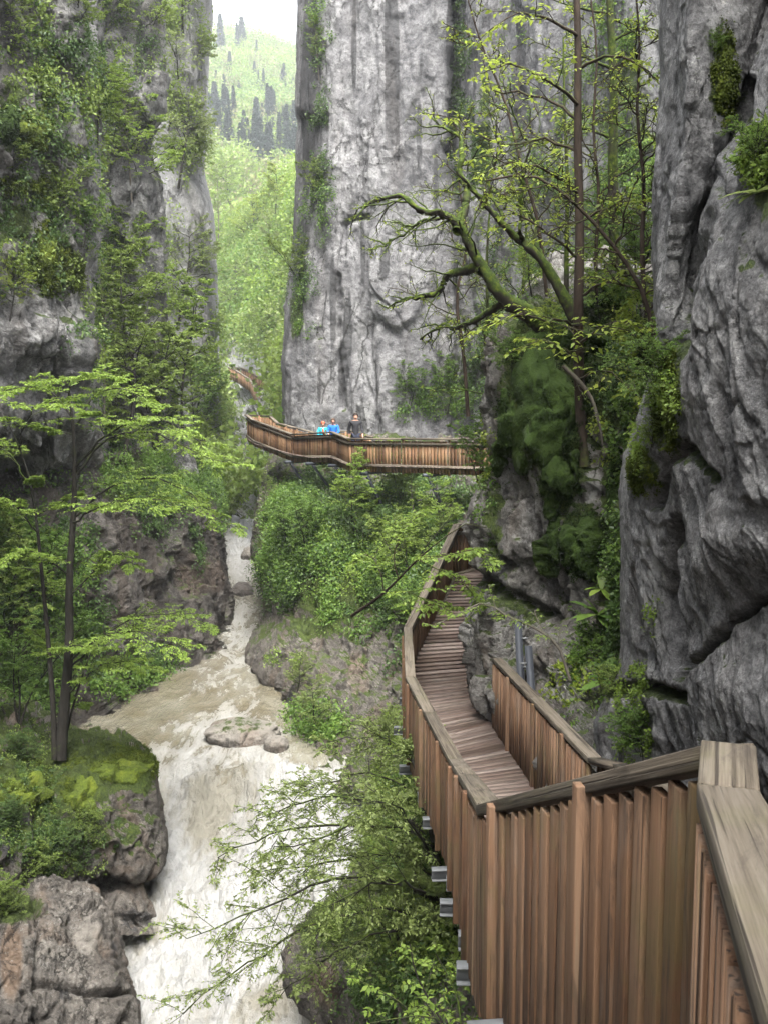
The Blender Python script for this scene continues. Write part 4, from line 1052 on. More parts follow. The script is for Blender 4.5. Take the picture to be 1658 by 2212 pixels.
def tree(name, label, cat, base, stems, limbs=(), bark='bark_dark', leaf='leaf_fresh', group=None, seed=0, auto=None, l2=dict(n=7), l3=dict(n=6), nleaf=8, lsize=.09,
         flat=.75, on2=0, twig_r=.006, K=12, knobby=0, jit=0, aspect=.5):
    """stems/limbs: (points, r0, r1). auto: limbs spawned from the stems"""
    rng = np.random.default_rng(seed)
    root = thing(name, label, cat, base, group)
    V, Q, n = [], [], 0
    def add(v, q):
        nonlocal n
        V.append(v); Q.append(q + n); n += len(v)
    S = np.stack([crom(p, K) for p, a, b in stems]); ra = np.array([a for p, a, b in stems]); rb = np.array([b for p, a, b in stems])
    wobble = rng.normal(size=S.shape).cumsum(1) * 0; S = S + wobble
    add(*tubes(S if not knobby else np.stack([crom(s_, 60) for s_ in S]), ra, rb, 10))
    Ls = []
    if len(limbs):
        A = np.stack([crom(p, K) for p, a, b in limbs]); A[:, 1:] += rng.normal(size=A[:, 1:].shape) * (plen3(A) * (.014 if knobby else .008))[:, None, None]
        add(*tubes(A if not knobby else np.stack([crom(s_, 70) for s_ in A]), np.array([a for p, a, b in limbs]), np.array([b for p, a, b in limbs]), 6 if not knobby else 9)); Ls.append((A, plen3(A)))
    if auto:
        kw = dict(auto); per = kw.pop('n'); rr = kw.pop('r', .03)
        A, La = spawn(S, plen3(S), per, rng, K=K, **kw)
        add(*tubes(A, rr * np.clip(La / La.max(), .3, 1), np.full(len(A), twig_r), 5)); Ls.append((A, La))
    A = np.concatenate([a for a, b in Ls]) if Ls else S; LA = np.concatenate([b for a, b in Ls]) if Ls else plen3(S)
    k2 = dict(t0=.25, ang=48, lf=.42, planar=.85, grav=-.08, wob=.12); k2.update(l2); n2 = k2.pop('n'); r2 = k2.pop('r', twig_r * 1.6)
    B2, LB = spawn(A, LA, n2, rng, K=6, **k2)
    add(*tubes(B2, np.full(len(B2), r2), np.full(len(B2), twig_r * .6), 4))
    tw = [B2]
    if l3:
        k3 = dict(t0=.15, ang=45, lf=.5, planar=.9, grav=-.1, wob=.1); k3.update(l3); n3 = k3.pop('n')
        B3, L3 = spawn(B2, LB, n3, rng, K=4, **k3)
        add(*tubes(B3, np.full(len(B3), twig_r * .7), np.full(len(B3), twig_r * .35), 3))
        tw = [B3]
    if knobby:
        for k_ in range(min(2, len(V))):
            c_ = fbm(V[k_] * 5.0, 4, .6)[:, None] * norm(np.stack((perlin(V[k_] * 9), perlin(V[k_] * 9 + 31), perlin(V[k_] * 9 + 67)), 1))
            V[k_] = V[k_] + c_ * knobby * .25
    mesh_obj('trunk', np.concatenate(V), np.concatenate(Q), M[bark], root, True)
    if nleaf:
        lv, lq = leaves_on(tw[0], nleaf, rng, lsize, flat=flat, jit=jit)
        if on2:
            v2, q2 = leaves_on(B2, on2, rng, lsize, flat=flat, t0=.4)
            lq = np.concatenate((lq, q2 + len(lv))); lv = np.concatenate((lv, v2))
        mesh_obj('crown', lv, lq, M[leaf], root)
    return root
def dup(o, loc, rz=0, s=1.0, label=None, group=None, leaf=None, sz=None):
    c = copy_tree(o); c.location = tuple(loc); c.rotation_euler = (0, 0, rz); c.scale = (s, s, s * (sz or 1))
    if label: c['label'] = label
    if group: c['group'] = group
    if leaf:
        for ch in c.children:
            if ch.name.startswith('crown'):
                ch.material_slots[0].link = 'OBJECT'; ch.material_slots[0].material = M[leaf]
    return c

# ------------------------------------------------------------------ hero trees
# left foreground tree on the promontory
Yt = float(hit(125, 1655)[0][1]) + .1
def PL(Y, *xy): return [P(x, y, Y + (d[0] if d else 0)) for x, y, *d in xy]
tree('tree', 'slender dark double trunked tree with flat light green sprays on the mossy left rock', 'tree', P(130, 1610, Yt),
     [(PL(Yt, (132, 1640), (138, 1540), (150, 1400), (150, 1260), (158, 1130), (162, 1040), (160, 940), (150, 850)), .135, .03),
      (PL(Yt, (118, 1640, -.1), (116, 1540), (106, 1400), (92, 1250), (80, 1130), (66, 1040), (40, 960), (12, 900)), .07, .015),
      (PL(Yt, (140, 1600, .2), (160, 1520, .3), (185, 1440, .5), (210, 1380, .8)), .035, .012)],
     [(PL(Yt, (162, 1030), (215, 965), (290, 930), (380, 950), (450, 985), (500, 1000)), .035, .006),
      (PL(Yt, (162, 1010), (230, 940, -.6), (300, 905, -1), (370, 915, -1.3), (440, 960, -1.5)), .03, .006),
      (PL(Yt, (158, 1120), (230, 1060), (310, 1030), (400, 1060), (465, 1110), (500, 1135)), .032, .006),
      (PL(Yt, (156, 1130), (230, 1090, -.8), (320, 1080, -1.2), (400, 1100, -1.6)), .028, .006),
      (PL(Yt, (150, 1290), (210, 1230), (250, 1195, -.4), (285, 1215, -.6)), .025, .006),
      (PL(Yt, (150, 1440), (240, 1370), (310, 1330), (390, 1330), (440, 1345)), .028, .006),
      (PL(Yt, (148, 1430), (210, 1380, -.6), (290, 1365, -1), (350, 1385, -1.3), (390, 1400, -1.4)), .024, .006),
      (PL(Yt, (148, 1500), (200, 1450, -.4), (260, 1430, -.7), (320, 1440, -.9)), .02, .006),
      (PL(Yt, (158, 930), (200, 860), (240, 840, -.6), (300, 850, -.8), (340, 880, -1)), .024, .006),
      (PL(Yt, (155, 900), (110, 850), (50, 835, -.6), (-20, 850, -1)), .024, .006),
      (PL(Yt, (152, 880), (150, 830, -.8), (190, 810, -1.4), (230, 815, -1.8)), .02, .006),
      (PL(Yt, (60, 1040), (20, 980, .4), (-40, 960, .8), (-90, 980, 1)), .02, .006),
      (PL(Yt, (40, 970), (60, 900, -.8), (100, 870, -1.4), (150, 880, -1.8)), .02, .006),
      (PL(Yt, (85, 1160), (40, 1100, -.4), (-10, 1080, -.8), (-60, 1100, -1)), .02, .006),
      (PL(Yt, (150, 1240), (90, 1200, -.6), (50, 1190, -1), (10, 1210, -1.2)), .018, .006)],
     bark='bark_dark', leaf='leaf_fresh', seed=21, auto=dict(n=5, t0=.3, ang=75, lf=.2, planar=.2, grav=-.02, wob=.15, r=.02), l2=dict(n=14, lf=.36, grav=-.05, t0=.25), l3=dict(n=8, lf=.5), nleaf=12, lsize=.088, on2=7, flat=.75)
# gnarled mossy tree leaning from the mossy rock
Yg = 16.2
g_limbs = [(PL(Yg, (1100, 655), (1075, 628), (1040, 585), (1030, 560), (995, 530), (985, 500), (960, 470), (925, 462), (880, 436), (840, 430), (800, 436), (770, 455)), .11, .012),
           (PL(Yg, (1040, 585), (1000, 585, .3), (960, 605, .5), (920, 640, .7), (880, 648, .9), (840, 665, 1.0)), .09, .014),
           (PL(Yg, (985, 500), (1000, 440, .4), (990, 380, .6), (1000, 320, .8), (985, 285, 1), (940, 262, 1.2), (925, 240, 1.3)), .08, .01),
           (PL(Yg, (1090, 655), (1030, 690, .5), (980, 705, .8), (950, 700, 1), (905, 730, 1.2)), .07, .012),
           (PL(Yg, (960, 470), (905, 480, .4), (850, 520, .8), (800, 540, 1)), .025, .008)]
tree('tree', 'gnarled leafless tree with thick mossy limbs bending out over the walkway from the mossy rock', 'tree', P(1150, 690, Yg),
     [(PL(Yg, (1185, 720), (1150, 685), (1120, 668), (1098, 655)), .17, .13)], g_limbs, bark='bark_moss', leaf='leaf_yellow', seed=22,
     l2=dict(n=13, lf=.4, ang=55, planar=.3, grav=.02, wob=.3, r=.018), l3=dict(n=7, lf=.55, planar=.3, ang=50, wob=.3), nleaf=1, lsize=.06, twig_r=.007, knobby=.35)
Yh = 15.2
tree('tree', 'thick mossy stem leaning left from behind the straight brown trunk, with long bare branches', 'tree', P(1240, 720, Yh),
     [(PL(Yh, (1262, 760), (1240, 690), (1205, 620), (1170, 565), (1130, 525), (1085, 485), (1050, 445), (1015, 405), (985, 370)), .11, .02)],
     [(PL(Yh, (1170, 565), (1150, 480, .3), (1100, 430, .5), (1040, 410, .6), (1000, 395, .7)), .03, .006),
      (PL(Yh, (1130, 525), (1120, 440, -.3), (1140, 340, -.4), (1110, 250, -.5), (1080, 150, -.6)), .03, .006),
      (PL(Yh, (1085, 485), (1060, 400, .3), (1075, 300, .5), (1040, 220, .6)), .025, .006)],
     bark='bark_moss', leaf='leaf_yellow', seed=23, l2=dict(n=10, lf=.4, planar=.4, grav=.02, wob=.3), l3=dict(n=5, planar=.3, wob=.3), nleaf=1, lsize=.07, twig_r=.006, knobby=.35)
Yv = 14.2
fy = lambda x, y: float(hit(x, y)[0][1]) - Yv + .03
tree('tree', 'straight brown trunked tree standing on the mossy rock with sparse yellow green leaf sprays', 'tree', P(1252, 900, Yv),
     [(PL(Yv, (1262, 1010, fy(1262, 1010)), (1256, 940, fy(1256, 940)), (1251, 860, fy(1251, 860) * .6), (1247, 700), (1251, 500), (1246, 300), (1247, 100), (1240, -120)), .085, .04)],
     [(PL(Yv, (1250, 230), (1180, 170, -.4), (1110, 140, -.8), (1060, 150, -1.0)), .028, .005),
      (PL(Yv, (1248, 260), (1190, 215, .4), (1120, 200, .6), (1060, 190, .8), (1040, 110, .9)), .028, .005),
      (PL(Yv, (1250, 420), (1180, 370, -.5), (1100, 350, -.8), (1040, 335, -1)), .026, .005),
      (PL(Yv, (1250, 330), (1180, 300, .3), (1120, 310, .5), (1050, 300, .6), (960, 250, .8)), .026, .005),
      (PL(Yv, (1250, 560), (1180, 500, -.5), (1130, 470, -.8), (1080, 450, -1)), .024, .005),
      (PL(Yv, (1252, 640), (1320, 600, -.6), (1380, 590, -1), (1420, 560, -1.2)), .024, .005),
      (PL(Yv, (1250, 700), (1180, 690, -.9), (1110, 680, -1.6), (1060, 700, -2)), .024, .005),
      (PL(Yv, (1252, 740), (1310, 700, -.8), (1360, 700, -1.2), (1410, 720, -1.4)), .022, .005),
      (PL(Yv, (1250, 780), (1190, 740, -1), (1150, 730, -1.6)), .02, .005),
      (PL(Yv, (1248, 150), (1320, 120, -.3), (1390, 150, -.6), (1440, 200, -.8)), .026, .005),
      (PL(Yv, (1248, 80), (1180, 40, -.3), (1120, 30, -.6), (1060, 60, -.8)), .026, .005),
      (PL(Yv, (1250, 820), (1300, 800, -.8), (1350, 830, -1.2), (1390, 860, -1.4)), .02, .005),
      (PL(Yv, (1250, 480), (1330, 440, -.3), (1400, 430, -.6)), .022, .005)],
     bark='bark_brown', leaf='leaf_yellow', seed=24, l2=dict(n=8, lf=.34, planar=.7), l3=dict(n=4, lf=.5), nleaf=3, lsize=.10, twig_r=.0055)
Yw = 17.5
tree('tree', 'tall thin mossy green trunk right of the straight brown trunk, mostly bare', 'tree', P(1325, 520, Yw),
     [(PL(Yw, (1330, 700), (1326, 520), (1322, 350), (1325, 200), (1318, 60), (1310, -120)), .11, .05)],
     [(PL(Yw, (1325, 230), (1370, 220), (1420, 240)), .03, .006), (PL(Yw, (1323, 320), (1380, 290), (1430, 300)), .03, .006), (PL(Yw, (1323, 300), (1270, 280), (1200, 270)), .03, .006),
      (PL(Yw, (1323, 150), (1250, 120), (1180, 140)), .03, .006), (PL(Yw, (1320, 90), (1380, 60), (1440, 70)), .03, .006), (PL(Yw, (1318, 30), (1260, 20), (1190, 0)), .03, .006)],
     bark='bark_moss', leaf='leaf_yellow', seed=25, l2=dict(n=9, lf=.4, planar=.5, wob=.25), l3=dict(n=5, planar=.4, wob=.25), nleaf=2, lsize=.075)
for k, (lab, pts, r, sd, Y) in enumerate((
        ('thin bare sapling left of the straight brown trunk, bent near its foot', [(1105, 980), (1060, 850), (1046, 760), (1052, 690), (1050, 560), (1060, 400)], .06, 26, 18.5),
        ('slim dark sapling close beside the straight brown trunk', [(1222, 720), (1222, 560), (1224, 400), (1218, 250), (1215, 80)], .05, 27, 17),
        ('thin dark stem in front of the pale cliff right of the gnarled tree', [(1120, 800), (1128, 640), (1135, 500), (1128, 420)], .045, 28, 19),
        ('tangled bare sapling with many fine twigs left of the curved mossy stem', [(1010, 900), (1000, 760), (985, 640), (1010, 520), (990, 400), (1005, 280)], .04, 61, 19),
        ('fine bare sapling between the two straight trunks', [(1290, 720), (1285, 560), (1292, 420), (1280, 280), (1288, 120), (1275, 0)], .035, 62, 16),
        ('thin bare sapling right of the mossy green trunk beside the near rock', [(1395, 700), (1385, 540), (1390, 400), (1375, 250), (1380, 100), (1370, -40)], .04, 63, 15),
        ('bare sapling leaning left in front of the dark cleft at the top', [(1180, 640), (1160, 480), (1120, 340), (1090, 220), (1040, 100), (1010, 0)], .035, 64, 17),
        ('bare curving sapling whose top reaches across the near rock edge', [(1420, 780), (1390, 640), (1330, 540), (1240, 440), (1150, 380), (1050, 390)], .035, 29, 13))):
    tree('sapling', lab, 'tree', P(pts[0][0], pts[0][1], Y), [(PL(Y, *pts), r, .012)], (), bark='bark_moss' if k < 3 else 'bark_brown', leaf='leaf_yellow', seed=sd,
         auto=dict(n=20, t0=.2, ang=62, lf=.24, planar=.3, grav=.0, wob=.25, r=.016), l2=dict(n=7, planar=.4, wob=.3), l3=dict(n=4, wob=.3), nleaf=1, lsize=.065)
# shrub reaching out over the white water from under the walkway
Yb = 13.0
b_limbs = []
for pts in ([(960, 1900), (860, 1850, .4), (760, 1850, .6), (680, 1870, .7), (560, 1880, .8)], [(930, 2000), (820, 1960, .2), (720, 1990, .3), (620, 2030, .4), (500, 2110, .5), (400, 2180, .6)],
            [(950, 1950), (840, 1900, -.4), (740, 1900, -.6), (640, 1930, -.8), (520, 1985, -.9), (400, 2020, -1)], [(930, 1850), (830, 1800, .3), (720, 1780, .5), (600, 1800, .6), (470, 1850, .7)],
            [(920, 1800), (830, 1740, .5), (730, 1720, .8), (640, 1740, 1), (560, 1770, 1.1)], [(930, 1760), (860, 1690, .8), (780, 1670, 1.2), (700, 1690, 1.4), (640, 1720, 1.5)],
            [(930, 2010), (850, 2010, -.5), (760, 2040, -.8), (680, 2090, -1), (600, 2160, -1.1)], [(930, 1720), (890, 1640, 1), (840, 1600, 1.4), (780, 1590, 1.6), (720, 1600, 1.8)],
            [(940, 1830), (850, 1780, -.6), (760, 1790, -1), (680, 1820, -1.2), (590, 1830, -1.4)], [(960, 1900), (900, 1800, -.8), (850, 1740, -1.2), (790, 1730, -1.6)],
            [(960, 1950), (900, 1920, -.8), (850, 1900, -1.2), (780, 1920, -1.4), (700, 1960, -1.6)]):
    b_limbs.append((PL(Yb, *pts), .03, .005))
tree('shrub', 'wide feathery yellow green bush leaning out over the white rapids below the walkway', 'bush', P(980, 1990, Yb),
     [(PL(Yb, (990, 2030), (960, 1930), (935, 1820), (915, 1720), (890, 1640)), .06, .02), (PL(Yb, (1000, 2040, -.3), (960, 1960, -.4), (920, 1900, -.5), (880, 1880, -.6)), .05, .02)], b_limbs,
     bark='bark_dark', leaf='leaf_pale', seed=31, auto=dict(n=14, t0=.1, ang=65, lf=.45, planar=.3, grav=-.05, wob=.15, r=.015), l2=dict(n=16, lf=.34, planar=.55, grav=-.05), l3=dict(n=8, lf=.55, planar=.6), nleaf=11, lsize=.058, twig_r=.0045, flat=.55)
# leafy twig across the walkway and its neighbours
Yk = 15.6
tree('sapling', 'thin leafy hornbeam branch hanging in front of the walkway railing beside the rock', 'tree', P(800, 1290, Yk + 1),
     [(PL(Yk, (760, 1330, 2), (830, 1280, 1.2), (900, 1210, .4), (960, 1160), (1010, 1130), (1050, 1140)), .03, .006)],
     [(PL(Yk, (830, 1280, 1), (880, 1280, .6), (930, 1300, .3), (970, 1310)), .012, .004), (PL(Yk, (900, 1210, .4), (950, 1230), (1000, 1260), (1030, 1300)), .012, .004),
      (PL(Yk, (860, 1250, .8), (850, 1200, .8), (870, 1150, .8), (910, 1110, .8)), .012, .004), (PL(Yk, (830, 1280, 1), (820, 1230, 1), (800, 1200, 1.2), (770, 1210, 1.2)), .012, .004),
      (PL(Yk, (900, 1210, .3), (960, 1200, -.2), (1010, 1190, -.4), (1050, 1200, -.5)), .012, .004)],
     bark='bark_brown', leaf='leaf_fresh', seed=33, l2=dict(n=10, lf=.45), l3=dict(n=6), nleaf=7, lsize=.085, twig_r=.004)
tree('sapling', 'twisting bare brown twig with few leaves crossing the mossy rock above the steel channels', 'tree', P(1220, 1450, 12.6),
     [(PL(12.6, (1230, 1470), (1200, 1390), (1140, 1350), (1080, 1325), (1050, 1300), (1000, 1320), (940, 1350)), .022, .005)], (), bark='bark_pale', leaf='leaf_fresh', seed=34,
     auto=dict(n=12, t0=.2, ang=50, lf=.2, planar=.5, grav=-.05, wob=.2, r=.008), l2=dict(n=5), l3=None, nleaf=5, lsize=.06, twig_r=.004)
tree('sapling', 'orange brown dead branch hanging down the mossy rock beside the straight trunk', 'tree', P(1215, 790, 13.6),
     [(PL(13.4, (1215, 790), (1255, 830), (1280, 870), (1296, 930), (1300, 960)), .035, .012)], (), bark='bark_pale', leaf='leaf_fresh', seed=35,
     auto=dict(n=5, t0=.2, ang=50, lf=.3, planar=.3, grav=-.1, wob=.3, r=.01), l2=dict(n=4), l3=None, nleaf=3, lsize=.05, twig_r=.004)

tree('sapling', 'sapling with large pale leaves rising at the bottom edge under the steel beams', 'tree', P(1010, 2330, 6.2),
     [(PL(6.2, (1040, 2400), (1000, 2300), (950, 2200), (900, 2110), (885, 2040)), .012, .004), (PL(6.2, (1040, 2400), (960, 2290), (880, 2180), (800, 2130), (760, 2110)), .010, .003),
      (PL(6.2, (1040, 2400), (980, 2290, -.3), (940, 2200, -.5), (860, 2200, -.6), (800, 2210, -.6)), .010, .003), (PL(6.2, (1040, 2400), (1000, 2250, .3), (985, 2150, .5), (940, 2060, .6)), .01, .003)], (), bark='bark_dark', leaf='leaf_fresh', seed=36,
     auto=dict(n=9, t0=.25, ang=50, lf=.22, planar=.6, grav=-.05, wob=.15, r=.004), l2=dict(n=3, lf=.5), l3=None, nleaf=4, lsize=.055, twig_r=.0016)
# ------------------------------------------------------------------ prototypes for repeated trees and shrubs
def proto_tree(seed, h, spread, bark, leaf, lsize, stems=1, nl=9, n1=16, flat=.6, lean=.1, up=55, t0=.3, n2=8, n3=6, name='tree', r=.1):
    rng = np.random.default_rng(seed)
    st = []
    for s in range(stems):
        d = np.array((rng.normal() * lean, rng.normal() * lean, 0)); o = np.array((rng.normal() * .12, rng.normal() * .12, 0)) * (stems > 1)
        hh = h * rng.uniform(.75, 1) if stems > 1 else h
        st.append(([o + np.array((0, 0, -.5)), o + d * hh * .3 + UP * hh * .35 + rng.normal(size=3) * .03 * h, o + d * hh * .8 + UP * hh * .7 + rng.normal(size=3) * .03 * h, o + d * hh * 1.2 + UP * hh], r, r * .15))
    return tree(name, 'leafy tree', 'tree' if name != 'shrub' else 'bush', (0, 0, 0), st, (), bark=bark, leaf=leaf, seed=seed, auto=dict(n=n1, t0=t0, t1=.98, ang=up, lf=spread / h, planar=.35, grav=.05, wob=.15, r=r * .45, taper=.45),
                l2=dict(n=n2, lf=.45, planar=.6), l3=dict(n=n3, lf=.55, planar=.7), nleaf=nl, lsize=lsize, flat=flat, twig_r=.008, on2=3)
PR = {}
PR['beech'] = proto_tree(41, 6.0, 2.6, 'bark_dark', 'leaf_fresh', .13, n1=18, up=62)
PR['slim'] = proto_tree(42, 8.0, 2.0, 'bark_dark', 'leaf_mid', .14, n1=20, up=58, t0=.35)
PR['multi'] = proto_tree(43, 5.0, 2.0, 'bark_dark', 'leaf_mid', .12, stems=4, n1=10, lean=.25, up=50, r=.06, n2=7)
PR['thin'] = proto_tree(44, 9.0, 1.8, 'bark_pale', 'leaf_pale', .13, n1=20, up=45, nl=5, t0=.35, r=.08)
PR['bush'] = proto_tree(45, 1.8, 1.1, 'bark_dark', 'leaf_green', .075, stems=6, n1=8, lean=.35, up=50, t0=.1, r=.02, n2=6, n3=5, name='shrub')
PR['fern'] = proto_tree(46, 1.3, .9, 'bark_dark', 'leaf_green', .06, stems=8, n1=7, lean=.5, up=60, t0=.1, r=.012, n2=5, n3=5, name='shrub')
PH = dict(beech=6.0, slim=8.0, multi=5.0, thin=9.0, bush=1.8, fern=1.3)
PL_ = dict(beech='leaf_fresh', slim='leaf_mid', multi='leaf_mid', thin='leaf_pale', bush='leaf_green', fern='leaf_green')
used = set()
rt = random.Random(9)
def plant(kind, x, y, hpx, label, leaf=None, Y=None, group=None, sz=None, sink=.1):
    """tree of hpx picture height standing at picture point (x, y) on whatever surface is there"""
    if Y is None:
        p, n = hit(x, y)
        if p is None: return
    else: p = P(x, y, Y)
    s = hpx * p[1] / FPX / PH[kind]
    c = PR[kind] if kind not in used else copy_tree(PR[kind])
    used.add(kind)
    c.location = tuple(p - UP * sink * s); c.rotation_euler = (0, 0, rt.uniform(0, 6.28)); c.scale = (s, s, s * (sz or 1)); c['label'] = label
    if 'group' in c: del c['group']
    if group: c['group'] = group
    for ch in c.children:
        if ch.name.startswith('crown'):
            ch.material_slots[0].link = 'OBJECT'; ch.material_slots[0].material = M[leaf or PL_[kind]]
    return c

# ------------------------------------------------------------------ trees and shrubs by kind
for kind, x, y, h, lab, lf in (
    ('slim', 262, 985, 440, 'tall leafy tree standing against the dark recess of the left cliff', 'leaf_mid'),
    ('multi', 330, 960, 300, 'clump of dark thin stems with green crowns left of the pale rock pillar', 'leaf_mid'),
    ('slim', 395, 950, 330, 'tree with dark slender trunk right beside the foot of the pale pillar', 'leaf_fresh'),
    ('multi', 430, 975, 200, 'low many stemmed green tree at the foot of the pillar, over the river bank', 'leaf_green'),
    ('beech', 330, 720, 220, 'light green tree growing on the left cliff below the pale pillar base', 'leaf_fresh'),
    ('beech', 385, 690, 190, 'fresh green tree hugging the lower face of the pale pillar', 'leaf_pale'),
    ('beech', 260, 640, 170, 'small leafy tree on the dark ledge in the middle of the left cliff', 'leaf_mid'),
    ('beech', 330, 460, 230, 'bright leafy tree growing in the cleft beside the pale pillar', 'leaf_fresh'),
    ('beech', 385, 390, 170, 'hazy green tree clinging to the middle of the pale pillar', 'leaf_pale'),
    ('beech', 365, 260, 220, 'hazy pale green tree hanging in the upper cleft of the left cliffs', 'leaf_pale'),
    ('beech', 330, 130, 200, 'green tree at the top of the frame in the left cleft', 'leaf_mid'),
    ('beech', 395, 60, 160, 'pale green treetop at the top of the pillar', 'leaf_pale'),
    ('thin', 285, 420, 230, 'thin sparsely leaved tree on the dark overhang of the left cliff', 'leaf_mid'),
    ('beech', 210, 300, 150, 'light green leaf sprays growing out of the left cliff edge', 'leaf_fresh'),
    ('beech', 130, 350, 130, 'small tree with light sprays above the mossy patches of the left cliff', 'leaf_fresh'),
    ('beech', 60, 170, 150, 'dark leafy tree near the upper left corner', 'leaf_mid'),
    ('beech', 180, 110, 170, 'leafy tree overhanging the top of the left cliff', 'leaf_mid'),
    ('multi', 120, 470, 130, 'dense green shrub tree between mossy patches on the left cliff', 'leaf_mid'),
    ('multi', 175, 520, 110, 'leafy shrub tree at the right edge of the front left cliff', 'leaf_green'),
    ('multi', 30, 430, 110, 'leafy bush tree at the left frame edge below the upper moss', 'leaf_mid'),
    ('beech', 20, 690, 120, 'yellow green sprig at the left frame edge above the grey overhang', 'leaf_yellow'),
    ('thin', 225, 880, 330, 'bare stemmed tree leaning by the right edge of the grey left overhang', 'leaf_mid'),
    ('multi', 90, 1330, 230, 'dense green bush tree behind the double trunked tree', 'leaf_green'),
    ('multi', 10, 1400, 300, 'dense leafy bush tree at the left frame edge above the river', 'leaf_mid'),
    ('multi', 40, 1560, 250, 'bright green bushy tree at the left frame edge beside the double trunk', 'leaf_green'),
    ('multi', 150, 1490, 70, 'low bush on the left bank between trunk and brown pool', 'leaf_mid'),
    ('beech', 425, 880, 130, 'light green tree at the right foot of the pillar below the far walkway', 'leaf_fresh'),
    ('beech', 500, 935, 60, 'yellow green tree on the far bank left of the middle walkway', 'leaf_fresh'),
    ('beech', 585, 900, 60, 'rounded green tree just behind the left end of the middle walkway', 'leaf_fresh'),
    ('slim', 440, 1030, 130, 'dark green tree above the far narrow water on the left bank', 'leaf_mid'),
    ('beech', 590, 850, 100, 'yellow green tree against the left edge of the central cliff', 'leaf_yellow'),
    ('thin', 575, 1120, 130, 'slanting slim tree leaning over the narrow water below the middle walkway', 'leaf_mid'),
    ('multi', 620, 1190, 120, 'dense green bush on the left edge of the cliff below the middle walkway', 'leaf_green'),
    ('multi', 670, 1210, 150, 'bright green bush in the middle of the slope below the walkway with people', 'leaf_green'),
    ('beech', 770, 1160, 170, 'yellow green tree with flat sprays just under the walkway with people', 'leaf_fresh'),
    ('beech', 830, 1080, 120, 'yellow leaved small tree in front of the middle walkway railing', 'leaf_yellow'),
    ('beech', 745, 1070, 120, 'slim yellow leaved sapling covering the kink of the middle railing', 'leaf_yellow'),
    ('multi', 880, 1250, 170, 'green bush beside the near walkway bend, below the middle walkway', 'leaf_mid'),
    ('multi', 860, 1090, 110, 'leafy sprays hanging in front of the struts under the middle walkway', 'leaf_fresh'),
    ('thin', 900, 1130, 170, 'dark stemmed sapling below the right half of the middle walkway', 'leaf_mid'),
    ('beech', 960, 1170, 130, 'fresh green tree left of the end of the near walkway', 'leaf_fresh'),
    ('multi', 880, 1370, 130, 'leafy bush on the rock slope left of the near railing', 'leaf_green'),
    ('multi', 790, 1200, 120, 'dark green bush between the yellow sprays under the middle walkway', 'leaf_dark'),
    ('beech', 690, 1590, 130, 'yellow green bush hanging over the water beside the flat boulder', 'leaf_pale'),
    ('beech', 640, 1500, 90, 'thin sprigs on the foot of the rock wall above the flat boulder', 'leaf_pale'),
    ('multi', 1040, 1040, 150, 'bright green bush hiding the right end of the middle walkway', 'leaf_green'),
    ('multi', 1105, 800, 90, 'green bush at the upper left edge of the mossy rock', 'leaf_green'),
    ('multi', 1380, 640, 230, 'bright green bush in the gap left of the near rock', 'leaf_green'),
    ('beech', 1395, 560, 190, 'fresh green leafy tree filling the gap beside the near rock, above the bright bush', 'leaf_green'),
    ('beech', 1300, 700, 150, 'light green spray tree right of the straight trunk on the mossy rock', 'leaf_fresh'),
    ('beech', 1150, 640, 110, 'small fresh green sprays behind the gnarled leafless tree', 'leaf_fresh'),
    ('multi', 1345, 700, 120, 'bright leafy shrub behind the straight brown trunk on the mossy rock', 'leaf_green'),
    ('beech', 1400, 800, 150, 'yellow green shrub in the gully against the near rock edge', 'leaf_yellow'),
    ('beech', 1200, 760, 110, 'yellow green seedling spray on the top of the mossy cushions', 'leaf_yellow'),
    ('thin', 980, 340, 220, 'dark ivy wrapped tree in the cleft right of the pale cliff column', 'leaf_dark'),
    ('thin', 1030, 600, 230, 'bare thin tree before the cliff right of the pale column', 'leaf_mid'),
    ('multi', 960, 880, 120, 'green shrub on the cliff above the right half of the middle walkway', 'leaf_green'),
    ('multi', 880, 880, 100, 'ivy shrub behind the man in black on the middle walkway', 'leaf_green'),
    ('thin', 690, 170, 120, 'small green tree high on the shaded left side of the central cliff', 'leaf_mid'),
    ('multi', 690, 430, 90, 'dark shrub on the shaded left flank of the central cliff', 'leaf_mid'),
    ('multi', 650, 620, 110, 'dark shrub lower on the left flank of the central cliff', 'leaf_mid'),
    ('slim', 900, 1950, 270, 'dark leafy tree on the right bank below the steel beams of the near walkway', 'leaf_mid'),
    ('multi', 860, 2060, 200, 'dense green bush at the bottom beside the white water', 'leaf_mid'),
    ('multi', 940, 1800, 170, 'green bush close under the left edge of the near walkway', 'leaf_green'),
    ('multi', 840, 1640, 120, 'yellowish bush below the walkway bend near the flat boulder', 'leaf_pale'),
):
    plant(kind, x, y, h, lab, lf)
